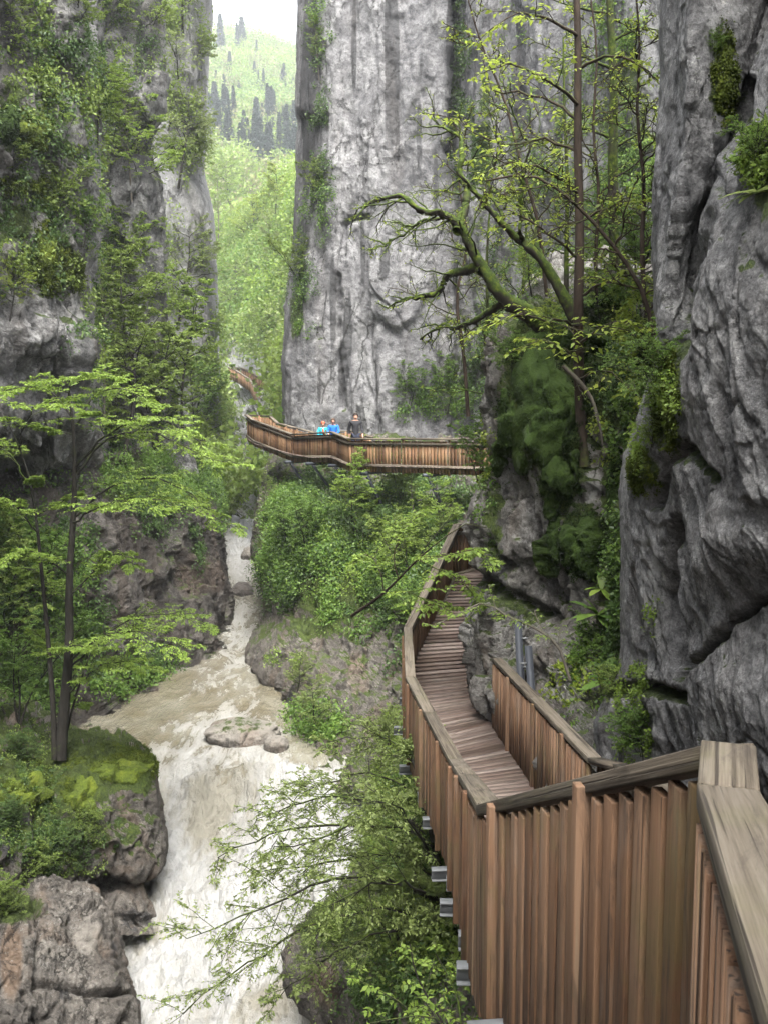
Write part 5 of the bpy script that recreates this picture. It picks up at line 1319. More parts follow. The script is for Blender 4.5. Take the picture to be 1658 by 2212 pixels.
for k, (x, y, h, lab) in enumerate((
    (60, 1900, 70, 'fern like green plant at the left frame edge on the bank above the lower rock'), (140, 1840, 50, 'small leafy plant in the shaded middle of the left bank'),
    (30, 1780, 60, 'low green plant above the bright moss at the left edge'), (200, 1790, 45, 'ivy sprig hanging at the edge of the pink rock face'), (60, 1640, 60, 'green plant at the foot of the double trunked tree'),
    (180, 1870, 40, 'low plant growing over the notch of the left rock'), (20, 1970, 80, 'bright green plant at the left edge on top of the lower rock'), (1300, 1440, 80, 'green tuft of leaves in the gully behind the right railing'),
    (1390, 1620, 90, 'yellow green leaves at the foot of the near rock behind the railing'), (1330, 1500, 60, 'small plant in the crack at the foot of the near rock'), (1290, 1260, 60, 'broad leaved plant on the side of the mossy rock'),
    (1430, 830, 90, 'grassy tuft on the yellow moss at the near rock edge'), (1410, 950, 60, 'small grassy tuft on the lower yellow moss of the near rock'), (1640, 350, 80, 'pale green plant on the near rock at the right frame edge'), (1540, 110, 40, 'single small plant in the moss strip of the near rock'))):
    plant('fern' if k % 2 else 'bush', x, y, h, lab, ('leaf_dark' if k < 6 else 'leaf_green') if k % 3 else 'leaf_mid', sink=0)
# big leaved rosette plants on the near rock
def rosette(label, x, y, Y, n, size, leaf, seed):
    rng = np.random.default_rng(seed); c = P(x, y, Y)
    h, nn = hit(x, y)
    if h is not None: c = h + nn * .02
    root = thing('plant', label, 'plant', c)
    a = rng.uniform(0, 6.28, n); el = rng.uniform(-.2, 1.0, n)
    ax = np.stack((np.cos(a) * np.cos(el), np.sin(a) * np.cos(el) - .5, np.sin(el)), 1)
    V, Q = [], []
    for k in range(n):
        d = norm(ax[k]); s = norm(np.cross(d, UP)); u = np.cross(s, d); L = size * rng.uniform(.6, 1.1); w = L * .17
        rows = []
        for t, wt in ((0, .25), (.25, .7), (.55, 1.0), (.8, .75), (1, .05)):
            m_ = c + d * L * t - UP * L * .35 * t * t
            rows += [m_ - s * w * wt + u * .12 * w, m_ - u * .0, m_ + s * w * wt + u * .12 * w]
        b = len(V) * 15
        V.append(np.array(rows)); 
        for r in range(4):
            for j in range(2): Q.append((b + r * 3 + j, b + r * 3 + j + 1, b + r * 3 + j + 4, b + r * 3 + j + 3))
    mesh_obj('leaf', np.concatenate(V), np.array(Q), M[leaf], root, True)
    return root
rosette('pale grey green rosette of long leaves hanging from the near rock at the right edge', 1638, 420, 7, 9, .24, 'leaf_pale', 1)
rosette('green rosette of long leaves above the pale one on the near rock', 1600, 360, 7, 9, .22, 'leaf_green', 2)
rosette('broad leaved light green rosette low on the mossy rock beside the gully', 1300, 1275, 13, 7, .36, 'leaf_fresh', 3)
rosette('drooping grass like green tuft under the broad leaved rosette', 1290, 1330, 13, 16, .5, 'leaf_green', 4)
rosette('upright green tuft at the foot of the gully by the right railing', 1320, 1470, 13, 14, .5, 'leaf_green', 5)

# ------------------------------------------------------------------ ground cover nobody could count
def scatter(name, sheets, blobs, n, per, rad_, size, mat, seed, out=.35, flat=.2, hang=.3, kind='stuff', aspect=.55, inc=None, nzmin=-.9):
    rng = np.random.default_rng(seed)
    pts, nrm, w = [], [], []
    for sname in sheets:
        S = SHEETS[sname]
        px = S['px']; ww = np.zeros(len(px))
        for b in blobs:
            x, y, rx, ry, v = b[:5]
            ww = np.maximum(ww, v * np.clip(1.5 - np.sqrt(((px[:, 0] - x) / rx) ** 2 + ((px[:, 1] - y) / ry) ** 2) * 1.1, 0, 1))
        ww *= np.clip(fbm(S['p'] * .8 * (30 / max(8, S['p'][:, 1].mean())) + seed, 4, .6) * 3.2 + .25, 0, 1) ** 1.3 + .02
        ww *= S['n'][:, 2] > nzmin
        facing = ((np.array((0, 0, CAMZ)) - S['p']) * S['n']).sum(1)
        ww = np.where(facing > -2, ww, 0)
        pts.append(S['p']); nrm.append(S['n']); w.append(ww)
    pts = np.concatenate(pts); nrm = np.concatenate(nrm); w = np.concatenate(w)
    if w.sum() <= 0: return
    i = rng.choice(len(pts), n, p=w / w.sum())
    c = pts[i]; nn = nrm[i]
    R = rad_ * rng.uniform(.5, 1.5, n) ** 1.0
    d = rng.normal(size=(n, per, 3)); d = norm(d) * rng.uniform(0, 1, (n, per, 1)) ** .5
    d = d - 2 * np.minimum(0, (d * nn[:, None]).sum(-1, keepdims=True)) * nn[:, None]
    p = c[:, None] + d * R[:, None, None] * np.array((1, 1, 1)) + nn[:, None] * R[:, None, None] * out * .3
    ax = nn[:, None] * .6 + rng.normal(size=d.shape) * .7 - UP * hang
    nr = UP * flat + nn[:, None] * (1 - flat) + rng.normal(size=d.shape) * .45
    sz = size * rng.uniform(.6, 1.3, n * per)
    v, q = leaf_mesh(p.reshape(-1, 3), ax.reshape(-1, 3), nr.reshape(-1, 3), sz, aspect)
    o = mesh_obj(name, v, q, M[mat]); o['kind'] = kind
    return o
LF, LB, LK, PI_, CC, LC, MC, NC, PR_, RB = 'left_front_cliff', 'left_back_cliff', 'left_bank_cliff', 'pillar_cliff', 'central_cliff', 'lower_cliff', 'mossy_cliff', 'near_cliff', 'promontory_rock', 'right_bank'
scatter('ivy', [LF, LB], [(120, 130, 110, 120, 1), (60, 300, 80, 90, .8), (90, 470, 130, 70, 1), (60, 590, 120, 50, .8), (250, 150, 90, 140, .9), (220, 700, 60, 200, .9), (300, 850, 90, 140, 1), (180, 400, 30, 140, .5)], 750, 34, .34, .11, 'leaf_dark', 51)
scatter('undergrowth', [LF, LB], [(140, 220, 110, 90, 1), (60, 80, 80, 60, .7), (120, 430, 110, 60, .9), (250, 600, 70, 110, .7), (290, 800, 90, 130, .9), (270, 330, 60, 60, .5), (100, 560, 110, 40, .6), (290, 80, 60, 100, .7)], 620, 30, .36, .12, 'leaf_mid', 52)
scatter('undergrowth', [PI_], [(390, 120, 40, 160, .8), (400, 330, 40, 60, .8), (350, 600, 60, 120, .9), (430, 560, 30, 40, .4), (400, 850, 70, 120, 1), (450, 760, 20, 100, .6), (450, 1020, 60, 60, 1)], 520, 30, .9, .22, 'leaf_mid', 53)
scatter('undergrowth', [LK], [(60, 1180, 110, 150, 1), (340, 1040, 130, 50, 1), (400, 990, 120, 40, 1), (30, 1420, 140, 140, 1.0), (230, 1460, 120, 40, .6), (150, 1350, 60, 60, .3), (470, 1080, 20, 50, .6)], 1100, 34, .42, .12, 'leaf_green', 54)
scatter('ivy', [LK], [(380, 1060, 130, 60, 1), (330, 1110, 60, 60, .8), (80, 1300, 130, 200, .7), (420, 1160, 20, 60, .5), (340, 1420, 60, 30, .5)], 800, 34, .36, .11, 'leaf_dark', 55)
scatter('ivy', [LC], [(680, 1110, 70, 90, 1), (630, 1220, 60, 90, 1), (760, 1130, 120, 110, .9), (850, 1250, 90, 90, .9), (960, 1180, 70, 90, .9), (900, 1080, 120, 60, .7), (860, 1400, 60, 40, .4)], 1400, 36, .40, .11, 'leaf_dark', 56)
scatter('undergrowth', [LC], [(630, 1110, 60, 60, 1), (700, 1180, 100, 90, 1), (630, 1230, 60, 60, .9), (800, 1280, 90, 80, .6), (600, 1170, 18, 70, .7), (890, 1200, 90, 70, .8), (740, 1330, 60, 20, .4), (680, 1560, 60, 40, .4)], 1000, 36, .40, .115, 'leaf_green', 57)
scatter('undergrowth', [LC], [(770, 1200, 80, 80, .8), (870, 1180, 80, 80, .7), (930, 1280, 70, 60, .8), (620, 1450, 30, 40, .2)], 350, 34, .40, .11, 'leaf_fresh', 58)
scatter('ivy', [CC], [(1010, 150, 25, 190, 1), (1040, 330, 40, 90, .9), (985, 300, 18, 120, .6), (960, 850, 60, 40, .8), (1000, 780, 30, 60, .6), (700, 330, 22, 170, .6), (690, 80, 25, 80, .5), (660, 600, 30, 130, .7), (880, 880, 14, 40, .8), (1060, 780, 50, 100, .7), (1120, 600, 90, 120, .25)], 560, 26, .36, .11, 'leaf_dark', 59)
scatter('ivy', [CC], [(1200, 350, 90, 260, .6), (1340, 200, 80, 280, .9), (1110, 250, 40, 200, .5), (1260, 560, 120, 90, .9), (1100, 620, 50, 120, .6)], 420, 26, .36, .11, 'leaf_green', 69)
scatter('undergrowth', [CC], [(970, 860, 80, 40, 1), (870, 860, 12, 50, .8), (1060, 850, 50, 60, .9), (700, 60, 20, 80, .5), (690, 450, 25, 60, .5), (660, 660, 16, 60, .5), (1350, 500, 90, 130, 1), (1330, 330, 60, 80, .4), (1100, 700, 60, 60, .5)], 560, 26, .36, .12, 'leaf_green', 60)
scatter('undergrowth', [MC], [(1350, 690, 70, 60, 1), (1390, 800, 40, 120, .7), (1345, 980, 25, 150, .8), (1090, 830, 20, 25, .5), (1050, 1050, 25, 70, .8), (1340, 1220, 30, 120, .7), (1260, 1420, 60, 60, .5), (1300, 1540, 60, 40, .5), (1150, 700, 60, 40, .6)], 650, 20, .15, .065, 'leaf_green', 61)
scatter('ivy', [MC], [(1340, 850, 24, 150, .9), (1345, 1200, 20, 200, 1), (1330, 1400, 40, 60, .7)], 340, 24, .14, .06, 'leaf_dark', 62)
scatter('undergrowth', [MC], [(1370, 760, 40, 120, .8), (1300, 1000, 30, 80, .4), (1240, 1480, 60, 40, .3), (1060, 990, 16, 60, .7)], 260, 14, .14, .07, 'leaf_yellow', 63)
scatter('undergrowth', [NC], [(1440, 850, 25, 60, 1), (1400, 960, 25, 50, .8), (1640, 330, 30, 60, .8), (1370, 1490, 40, 60, .5), (1380, 1600, 50, 40, .8), (1410, 1330, 10, 30, .4)], 260, 18, .08, .04, 'leaf_fresh', 64)
scatter('undergrowth', [PR_], [(60, 1640, 60, 60, 1), (80, 1780, 110, 60, .9), (120, 1860, 110, 50, .9), (30, 1850, 80, 60, .9), (30, 1950, 70, 30, .9)], 200, 24, .13, .05, 'leaf_mid', 65)
scatter('ivy', [PR_], [(100, 1800, 130, 90, 1), (40, 1700, 90, 60, .7)], 420, 26, .12, .05, 'leaf_dark', 66)
scatter('undergrowth', [RB], [(880, 1750, 80, 130, 1), (880, 1900, 100, 100, 1), (760, 1990, 60, 40, .7), (900, 2050, 120, 90, 1), (850, 1600, 40, 60, .8), (950, 1950, 60, 160, 1)], 1200, 34, .26, .075, 'leaf_mid', 67)
scatter('ivy', [RB], [(930, 1850, 90, 220, 1), (880, 2120, 120, 90, 1), (780, 2010, 60, 40, .6)], 900, 34, .26, .07, 'leaf_dark', 68)
# moss cushions: soft tiny leaflets over the mossy bulges
scatter('moss', [MC], [(1170, 850, 80, 150, 1), (1210, 1000, 45, 100, 1), (1255, 1170, 50, 65, 1), (1300, 800, 80, 160, .7), (1062, 1110, 18, 100, .6), (1180, 720, 80, 40, .8), (1390, 760, 30, 60, 1)], 12000, 5, .04, .030, 'moss', 70, hang=.7, aspect=.8)
scatter('moss', [NC], [(1560, 160, 22, 90, 1), (1440, 860, 22, 100, .9), (1395, 1020, 30, 40, .8)], 9000, 5, .03, .02, 'moss_bright', 71, hang=.6, aspect=.8)
scatter('moss', [PR_], [(250, 1650, 90, 35, 1), (180, 1700, 40, 40, .8), (45, 1700, 60, 50, 1)], 9000, 4, .04, .035, 'moss_bright', 72, hang=.2, aspect=.7)
scatter('moss', [LF], [(100, 560, 26, 65, 1), (60, 270, 45, 45, .9), (60, 400, 60, 20, .6), (150, 590, 30, 40, .6)], 6000, 5, .07, .07, 'moss_bright', 73, hang=.6, aspect=.7)
def moss_cushion(label, x, y, rx, ry, th, mat='moss', seed=1, tilt=0, n=5200, size=.026):
    """thick pad of moss draped on the rock, heavier at its lower edge, shaggy with tiny leaflets"""
    rng = np.random.default_rng(seed); NR, NA = 30, 64
    ct, st_ = math.cos(rad(tilt)), math.sin(rad(tilt))
    pts, rr, nn = [], [], []
    for i in range(NR + 1):
        r = i / NR
        for j in range(NA):
            a = 2 * math.pi * j / NA
            ed = 1 + .16 * math.sin(3 * a + seed) + .10 * math.sin(5 * a + 2.1 * seed) + .06 * math.sin(9 * a + seed)
            u, v = rx * r * ed * math.cos(a), ry * r * ed * math.sin(a)
            h, q = hit(x + u * ct - v * st_, y + u * st_ + v * ct)
            if h is None: h = pts[-1]; q = nn[-1]
            pts.append(h); nn.append(q); rr.append((r, math.sin(a)))
    p = np.array(pts); rr = np.array(rr); N = norm(np.mean(nn, axis=0)); 
    if N @ (np.array((0, 0, CAMZ)) - p.mean(0)) < 0: N = -N
    # keep the pad coherent where the rock behind falls away
    dep = (p - p.mean(0)) @ N; med = np.median(dep); p = p + N * (np.clip(dep, med - th * 1.2, med + th * 1.2) - dep)[:, None]
    prof = np.sqrt(np.clip(1 - rr[:, 0] ** 2, 0, 1)) 
    lump = 1 + .22 * fbm(p * 2.0 + seed, 3) + .07 * fbm(p * 7 + seed, 3)
    d = th * prof * lump * (1 + .35 * rr[:, 0] * rr[:, 1]) - .06 * (rr[:, 0] > .97)
    v = p + N * d[:, None]
    idx = np.arange((NR + 1) * NA).reshape(NR + 1, NA); nx = np.roll(idx, -1, 1)
    f = np.stack((idx[:-1], nx[:-1], nx[1:], idx[1:]), -1).reshape(-1, 4)
    k = rng.integers(0, len(f), n); w = rng.random((n, 4)); w /= w.sum(1, keepdims=True)
    c = (v[f[k]] * w[..., None]).sum(1)
    fn = norm(np.cross(v[f[k, 1]] - v[f[k, 0]], v[f[k, 3]] - v[f[k, 0]]) + 1e-9); fn = np.where(((fn @ N) < 0)[:, None], -fn, fn)
    lv, lq = leaf_mesh(c - fn * .004, fn * .3 - UP * .9 + rng.normal(size=c.shape) * .3, fn + rng.normal(size=c.shape) * .35, size * rng.uniform(.6, 1.4, n), .8)
    o = mesh_obj('moss_cushion', np.concatenate((v, lv)), np.concatenate((f, lq + len(v))), M[mat], None, True, origin=p.mean(0))
    return tag(o, label, 'moss', 'moss cushions on the rocks')
moss_cushion('largest dark green moss cushion, draped over the top of the rock beside the walkway', 1168, 880, 72, 150, .34, seed=1, n=9000)
moss_cushion('narrow moss lobe at the left edge of the largest cushion', 1094, 925, 18, 85, .16, seed=2)
moss_cushion('rounded moss cushion hanging below the largest one, in the middle of the rock', 1205, 1035, 40, 78, .26, seed=3, tilt=12)
moss_cushion('lowest rounded moss cushion on the rock, above the broad leaved rosette', 1258, 1180, 48, 66, .24, seed=4)
moss_cushion('thin strip of moss joining the middle and lowest cushions', 1196, 1165, 14, 80, .12, seed=5)
moss_cushion('dark moss cushion in the gully top against the near rock', 1388, 775, 20, 60, .14, seed=6)
moss_cushion('mossy hump behind the straight brown trunk', 1230, 735, 75, 40, .26, seed=7)
moss_cushion('long hanging moss strip in the gully right of the rosette', 1325, 1090, 15, 130, .12, seed=8)
moss_cushion('bright moss pad hanging like a tongue on the left cliff', 98, 565, 22, 62, .3, 'moss_bright', seed=9, size=.06)
moss_cushion('bright moss pad on the ledge near the upper left edge', 70, 285, 36, 34, .35, 'moss_bright', seed=10, size=.06)
moss_cushion('dark moss pad at the left frame edge below the upper corner', 15, 270, 30, 45, .35, 'moss', seed=11, size=.06)
moss_cushion('bright moss pad on the dark bank at the left frame edge', 45, 1712, 55, 32, .12, 'moss_bright', seed=12, size=.03)
moss_cushion('dark yellow moss strip high on the near rock', 1562, 160, 13, 75, .03, 'moss_bright', seed=15, tilt=8, size=.018)
moss_cushion('bright moss pad capping the overhanging left rock above the rapids', 262, 1668, 60, 24, .10, 'moss_bright', seed=16, size=.03)
moss_cushion('moss pad hanging over the front of the left rock beside the tree foot', 178, 1722, 34, 46, .10, 'moss_bright', seed=17, size=.03)
# ---- far wooded slopes
def wood_mass(name, S, seed, n, rr, per, size, mat, ymin=None, ymax=None, xr=None):
    rng = np.random.default_rng(seed); S = SHEETS[S]
    px = S['px']; w = np.ones(len(px))
    if S is SHEETS['valley_slope']: w *= ~((px[:, 0] > 474) & (px[:, 0] < 615) & (px[:, 1] > 785) & (px[:, 1] < 1070))
    if ymin is not None: w *= (px[:, 1] > ymin)
    if ymax is not None: w *= (px[:, 1] < ymax)
    w *= np.clip(fbm(S['p'] * .02 + seed * 3.3, 3) * 2.5 + .5, .0, 1) * S['p'][:, 1] ** 1.0
    i = rng.choice(len(px), n, p=w / w.sum())
    R = rr * rng.uniform(.5, 1.4, n)
    d = rng.normal(size=(n, per, 3)); d = norm(d) * rng.uniform(.3, 1, (n, per, 1)) ** .5
    d[..., 2] *= .9
    p = S['p'][i][:, None] + UP * (R * .9)[:, None, None] + d * R[:, None, None]
    ax = d + rng.normal(size=d.shape) * .7; nr = d * .6 + UP * .4 + rng.normal(size=d.shape) * .4
    v, q = leaf_mesh(p.reshape(-1, 3), ax.reshape(-1, 3), nr.reshape(-1, 3), size * rng.uniform(.6, 1.3, n * per), .7)
    o = mesh_obj(name, v, q, M[mat]); o['kind'] = 'stuff'
for k, (mt, n) in enumerate((('leaf_mid', 900), ('leaf_fresh', 450), ('leaf_brown', 700), ('leaf_green', 500))):
    wood_mass('far_forest', 'hill', 80 + k, n, 3.4, 60, 1.0, mt)
for k, (mt, n) in enumerate((('leaf_mid', 340), ('leaf_fresh', 250), ('leaf_green', 300), ('leaf_pale', 180))):
    wood_mass('valley_forest', 'valley_slope', 90 + k, n, 2.3, 130, .42, mt)
for k, (kind, x, y, h, lab, lf) in enumerate((
    ('thin', 470, 560, 190, 'feathery bright green tree right of the pale pillar in the valley', 'leaf_fresh'), ('beech', 505, 470, 110, 'round light green tree above the feathery tree in the valley', 'leaf_fresh'),
    ('beech', 540, 560, 120, 'yellow green tree in the middle of the valley slope', 'leaf_yellow'), ('slim', 610, 520, 150, 'tall yellow green tree left of the central cliff, below the conifers', 'leaf_yellow'),
    ('thin', 600, 640, 160, 'slim bare tree on the pale outcrop left of the central cliff', 'leaf_pale'), ('beech', 560, 700, 110, 'light green tree below the pale outcrop in the valley', 'leaf_fresh'),
    ('beech', 500, 700, 120, 'pale green tree beside the lower right edge of the pillar', 'leaf_pale'), ('beech', 595, 770, 110, 'green tree leaning on the lower left edge of the central cliff', 'leaf_fresh'),
    ('slim', 445, 830, 140, 'dark trunked green tree left of the distant walkway', 'leaf_mid'))):
    plant(kind, x, y, h, lab, lf)
# ---- conifers
def conifer(seed, h, w):
    rng = np.random.default_rng(seed)
    root = thing('conifer', 'dark conifer on the far slope', 'tree', (0, 0, 0))
    v, q = tubes(np.array([[(0, 0, -2.), (0, 0, h * .5), (0, 0, h)]]), [h * .018], [.03], 6)
    mesh_obj('trunk', v, q, M['bark_pale'], root)
    n = 2600
    t = rng.uniform(.16, 1, n) ** .85; lay = np.round(t * 22) / 22
    a = rng.uniform(0, 6.28, n); L = w * (1.04 - lay) * rng.uniform(.25, 1, n) * (.75 + .35 * np.sin(a * 3 + lay * 40))
    dr = np.stack((np.cos(a), np.sin(a), np.full(n, -.35)), 1)
    p = np.stack((np.cos(a) * L, np.sin(a) * L, lay * h - L * .28 + rng.normal(size=n) * .12), 1)
    v, q = leaf_mesh(p, dr + rng.normal(size=(n, 3)) * .3, UP + rng.normal(size=(n, 3)) * .4, rng.uniform(.6, 1.4, n) * w * .28, .55)
    mesh_obj('crown', v, q, M['needle'], root)
    return root
CF = [conifer(101, 20, 3.6), conifer(102, 22, 3.0), conifer(103, 17, 4.0)]
cu = [0, 0, 0]
def put_con(x, y, hpx, label, group=None):
    k = rt.randrange(3)
    p, n = hit(x, y)
    if p is None or p[1] < 200: return
    c = CF[k] if not cu[k] else copy_tree(CF[k]); cu[k] = 1
    s = hpx * p[1] / FPX / (20, 22, 17)[k]
    c.location = tuple(p); c.scale = (s, s, s); c.rotation_euler = (0, 0, rt.uniform(0, 6)); c['label'] = label
    if group: c['group'] = group
put_con(477, 112, 75, 'dark lone conifer near the left end of the far skyline')
put_con(523, 105, 62, 'dark conifer below the highest point of the far skyline')
put_con(513, 110, 55, 'slightly shorter conifer left of the one below the highest skyline point')
put_con(614, 182, 42, 'isolated small conifer on the pale upper right of the far slope')
put_con(570, 200, 48, 'conifer in the middle of the far slope above the dark stand')
put_con(555, 130, 40, 'small hazy conifer among pale trees high on the far slope')
put_con(497, 165, 50, 'conifer with a long bare trunk high on the left of the far slope')
G_ = 'conifers of the dark stand on the far slope'
LABC = 'dark conifer packed in the stand that crosses the lower part of the far slope'
for k in range(52):
    x = rt.uniform(448, 644); y = rt.uniform(268, 335) + 18 * math.sin(x * .05)
    put_con(x, y, rt.uniform(38, 90), LABC, G_)
for k in range(16):
    put_con(rt.uniform(540, 650), rt.uniform(330, 372), rt.uniform(60, 95), 'dark conifer at the lower right edge of the stand beside the central cliff', 'conifers at the lower right of the stand')
for k in range(12):
    put_con(rt.uniform(450, 640), rt.uniform(150, 240), rt.uniform(22, 45), 'small hazy conifer scattered among pale trees on the upper far slope', 'scattered conifers on the upper slope')

# ------------------------------------------------------------------ people
def skin_mesh(name, nodes, edges, mat, parent, sub=2, loc=None):
    """nodes: list of (xyz, r) ; root = node 0"""
    me = bpy.data.meshes.new(name); me.from_pydata([tuple(n[0]) for n in nodes], edges, [])
    o = bpy.data.objects.new(name, me); COL.objects.link(o)
    m = o.modifiers.new("skin", 'SKIN'); m.use_smooth_shade = True
    for i, n in enumerate(nodes):
        r = n[1]; r = (r, r) if not isinstance(r, tuple) else r
        me.skin_vertices[0].data[i].radius = r
        me.skin_vertices[0].data[i].use_root = (i == 0)
    s = o.modifiers.new("sub", 'SUBSURF'); s.levels = sub; s.render_levels = sub
    dg = bpy.context.evaluated_depsgraph_get()
    m2 = bpy.data.meshes.new_from_object(o.evaluated_get(dg))
    o.modifiers.clear(); o.data = m2; m2.name = name
    for p in m2.polygons: p.use_smooth = True
    m2.materials.clear(); m2.materials.append(mat)
    o.parent = parent
    return o
def blob(name, c, r, mat, parent, cut=None):
    bm = bmesh.new(); bmesh.ops.create_icosphere(bm, subdivisions=3, radius=1)
    for v in bm.verts:
        v.co = Vector((v.co.x * r[0] + c[0], v.co.y * r[1] + c[1], v.co.z * r[2] + c[2]))
    if cut:
        bmesh.ops.delete(bm, geom=[v for v in bm.verts if cut(v.co)], context='VERTS')
    me = bpy.data.meshes.new(name); bm.to_mesh(me); bm.free()
    for p in me.polygons: p.use_smooth = True
    me.materials.append(mat); o = bpy.data.objects.new(name, me); COL.objects.link(o); o.parent = parent
    return o
M['skin'] = plain('skin', (.42, .24, .17), .6, .1)
M['turq'] = plain('turquoise_cloth', (.02, .36, .46), .7); M['blue'] = plain('blue_cloth', (.015, .13, .50), .7); M['black'] = plain('black_cloth', (.018, .018, .021), .8)
M['navy'] = plain('navy_cloth', (.02, .024, .04), .8); M['red'] = plain('orange_red_cloth', (.55, .10, .05), .8); M['hair'] = plain('dark_hair', (.022, .014, .010), .7); M['hairb'] = plain('brown_hair', (.06, .032, .018), .7); M['eye'] = plain('eye_dark', (.01, .01, .01), .3)
def person(label, loc, rz, h, coat, legs, hair, hat=None, head_down=.0, arms='rail', shirt=None):
    root = thing('person', label, 'person', loc); root.rotation_euler = (0, 0, rz)
    k = h / 1.75
    def S(x, y, z): return (x * k, y * k, z * k)
    hd = -head_down                                        # faces -Y
    N = [(S(0, 0, .95), .12 * k), (S(0, .01, 1.12), .115 * k), (S(0, .015, 1.3), .13 * k), (S(0, .01, 1.42), .10 * k), (S(0, 0, 1.5), .05 * k),
         (S(0, -.02 + hd * .3, 1.56), .06 * k), (S(0, -.02 + hd, 1.64), (.083 * k, .095 * k)), (S(0, 0 + hd * 1.1, 1.72), .068 * k)]
    Eg = [(i, i + 1) for i in range(7)]
    N.append((S(0, -.115 + hd, 1.615), .014 * k)); Eg.append((6, 8))            # nose
    for sx in (-1, 1):
        N.append((S(sx * .088, .0 + hd, 1.63), .016 * k)); Eg.append((6, len(N) - 1))   # ear
    armn, legn = [], []
    for sx in (-1, 1):
        if arms == 'rail': pts = [(sx * .19, .01, 1.41), (sx * .26, -.06, 1.16), (sx * .2, -.3, 1.06), (sx * .19, -.36, 1.06)]
        elif arms == 'swing': pts = [(sx * .2, .01, 1.42), (sx * .26, .03 - .08 * sx, 1.15), (sx * .25, -.05 - .16 * sx, .92), (sx * .25, -.07 - .18 * sx, .85)]
        b = len(N)
        for q, r in zip(pts, (.062, .048, .034, .036)): N.append((S(*q), r * k))
        Eg += [(3, b), (b, b + 1), (b + 1, b + 2), (b + 2, b + 3)]
        armn.append(pts)
        e = np.array(pts[3]); d = norm(e - np.array(pts[2]))
        side = norm(np.cross(d, (1, 0, 0))) if arms == 'swing' else np.array((1., 0, 0))
        for f in range(5):
            off = side * (f - 1.5) * .019 if f < 4 else side * -.045 * (1 if arms == 'swing' else sx)
            L = (.07, .082, .076, .06, .05)[f]
            i0 = len(N)
            drop = np.array((0, 0, -.02))
            N.append((S(*(e + off * .8 + d * .03)), .012 * k)); N.append((S(*(e + off * 1.1 + d * (.03 + L * .6) + drop * .4)), .009 * k)); N.append((S(*(e + off * 1.1 + d * (.03 + L) + drop * 1.5)), .007 * k))
            Eg += [(b + 3, i0), (i0, i0 + 1), (i0 + 1, i0 + 2)]
    for sx in (-1, 1):
        st = .12 * sx if arms == 'swing' else .02 * sx
        pts = [(sx * .09, 0, .9), (sx * .1, -.02 - st * .6, .5), (sx * .1, .02 - st * 1.6, .09), (sx * .11, -.11 - st * 1.6, .035)]
        b = len(N)
        for q, r in zip(pts, (.088, .062, .042, .036)): N.append((S(*q), r * k))
        Eg += [(0, b), (b, b + 1), (b + 1, b + 2), (b + 2, b + 3)]
        legn.append(pts)
    skin_mesh('body', N, Eg, M['skin'], root)
    # jacket and trousers follow the same skeleton, a little larger
    J = [(S(0, 0, .86), .15 * k), (S(0, 0, .98), .15 * k), (S(0, .01, 1.12), .148 * k), (S(0, .015, 1.3), .16 * k), (S(0, .01, 1.41), .125 * k), (S(0, .005, 1.475), .074 * k)]
    je = [(i, i + 1) for i in range(5)]
    for pts in armn:
        b = len(J)
        q = [pts[0], pts[1], tuple(np.array(pts[1]) * .1 + np.array(pts[2]) * .9)]
        for c, r in zip(q, (.082, .066, .05)): J.append((S(*c), r * k))
        je += [(4, b), (b, b + 1), (b + 1, b + 2)]
    skin_mesh('jacket', J, je, coat, root)
    T = [(S(0, 0, .95), .135 * k)]; te = []
    for pts in legn:
        b = len(T)
        for c, r in zip(pts[:2] + [(pts[2][0], pts[2][1], pts[2][2] + .03)], (.105, .08, .062)): T.append((S(*c), r * k))
        te += [(0, b), (b, b + 1), (b + 1, b + 2)]
    skin_mesh('trousers', T, te, legs, root)
    for sx, pts in zip((-1, 1), legn):
        blob('shoe', S(pts[3][0], pts[3][1] + .04, .045), (.05 * k, .14 * k, .05 * k), M['black'], root)
    hc = S(0, .0 + hd, 1.665)
    if hair is not None:
        blob('hair', (hc[0], hc[1] + .012 * k, hc[2] + .01), (.112 * k, .122 * k, .125 * k), hair, root, cut=lambda v: v.y < hc[1] - .05 * k and v.z < hc[2] + .04 * k)
    if hat is not None:
        blob('hat', (hc[0], hc[1] + .005 * k, hc[2] + .022 * k), (.105 * k, .118 * k, .115 * k), hat, root, cut=lambda v: v.z < hc[2] + .015 * k)
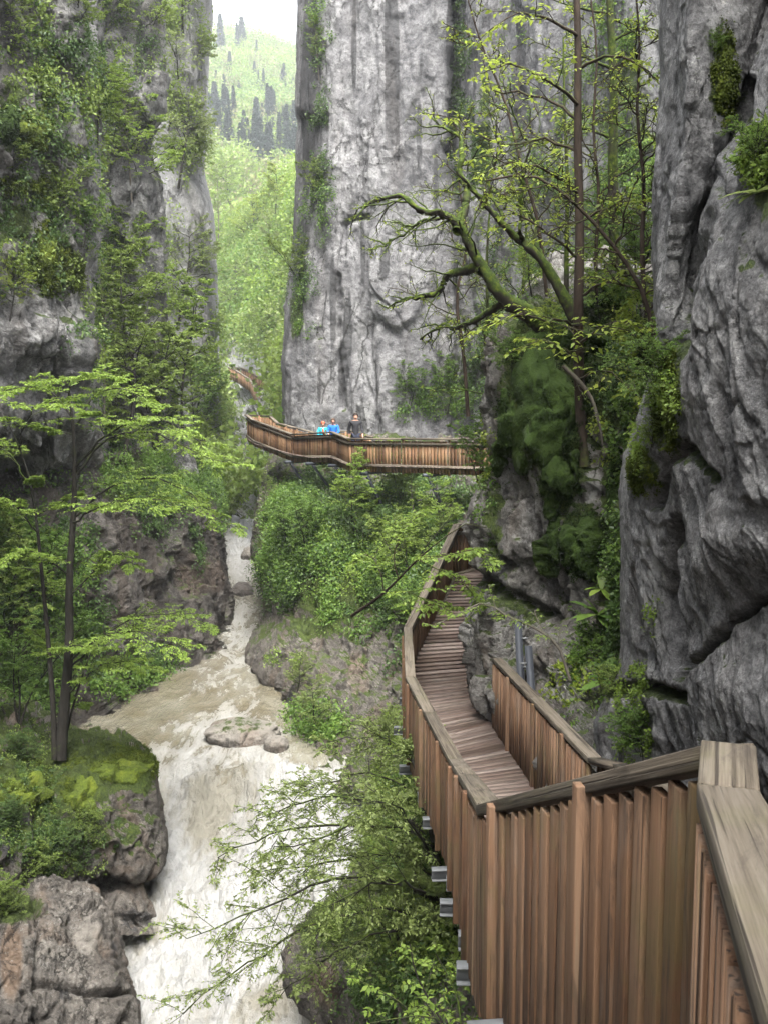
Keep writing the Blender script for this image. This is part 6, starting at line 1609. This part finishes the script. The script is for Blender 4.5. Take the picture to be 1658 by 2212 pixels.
    for sx in (-1, 1): blob('eye', S(sx * .034, -.088 + hd, 1.645), (.013 * k, .009 * k, .008 * k), M['eye'], root)
    blob('mouth', S(0, -.083 + hd, 1.572), (.024 * k, .01 * k, .005 * k), M['red'], root)
    if shirt is not None:
        blob('shirt', S(0, -.115, 1.28), (.05 * k, .05 * k, .16 * k), shirt, root)
    return root
fz = lambda x, y, Y: P(x, y, Y)
def stand(x, d, dz=0.0):
    """point on the middle boardwalk floor at plan distance d behind its outer railing, near picture x"""
    best = None
    for s in np.linspace(.1, tm - .1, 300):
        c, dd = lerp_path(pm, s); o = np.cross(dd, (0, 0, 1)); o = norm(o); o = o if o[1] > 0 else -o
        q = c + o * d; q = q - np.array((0, 0, Hm - .022))
        e = abs(proj(q)[0] - x)
        if best is None or e < best[0]: best = (e, q)
    return best[1]
person('child in a turquoise jacket and orange red hat leaning on the middle walkway railing', stand(698, .42), .1, 1.37, M['turq'], M['navy'], M['hairb'], M['red'], .05, 'rail', M['red'])
person('child in a bright blue jacket with dark hair looking down over the walkway railing', stand(721, .42), -.1, 1.45, M['blue'], M['navy'], M['hairb'], None, .09, 'rail')
person('man in a black jacket with dark hair walking behind the two children on the walkway', stand(768, .8), .15, 1.66, M['black'], M['navy'], M['hair'], None, 0, 'swing')

# ------------------------------------------------------------------ air
M['haze'] = bpy.data.materials.new('haze_air'); M['haze'].use_nodes = True
_t = M['haze'].node_tree
_t.nodes.remove(_t.nodes["Principled BSDF"])
_pv = _t.nodes.new("ShaderNodeVolumePrincipled")
_pv.inputs['Color'].default_value = (.90, .94, 1.0, 1)
_pv.inputs['Density'].default_value = .00052
_pv.inputs['Anisotropy'].default_value = .2
_t.links.new(_pv.outputs[0], _t.nodes["Material Output"].inputs['Volume'])
hx = np.array([(x, y, z) for x in (-420, 420) for y in (-70, 920) for z in (-3.0, 330)], float)
hz = mesh_obj('haze', hx, np.array([(0, 1, 3, 2), (4, 6, 7, 5), (0, 4, 5, 1), (2, 3, 7, 6), (0, 2, 6, 4), (1, 5, 7, 3)]), M['haze'])
hz['kind'] = 'stuff'
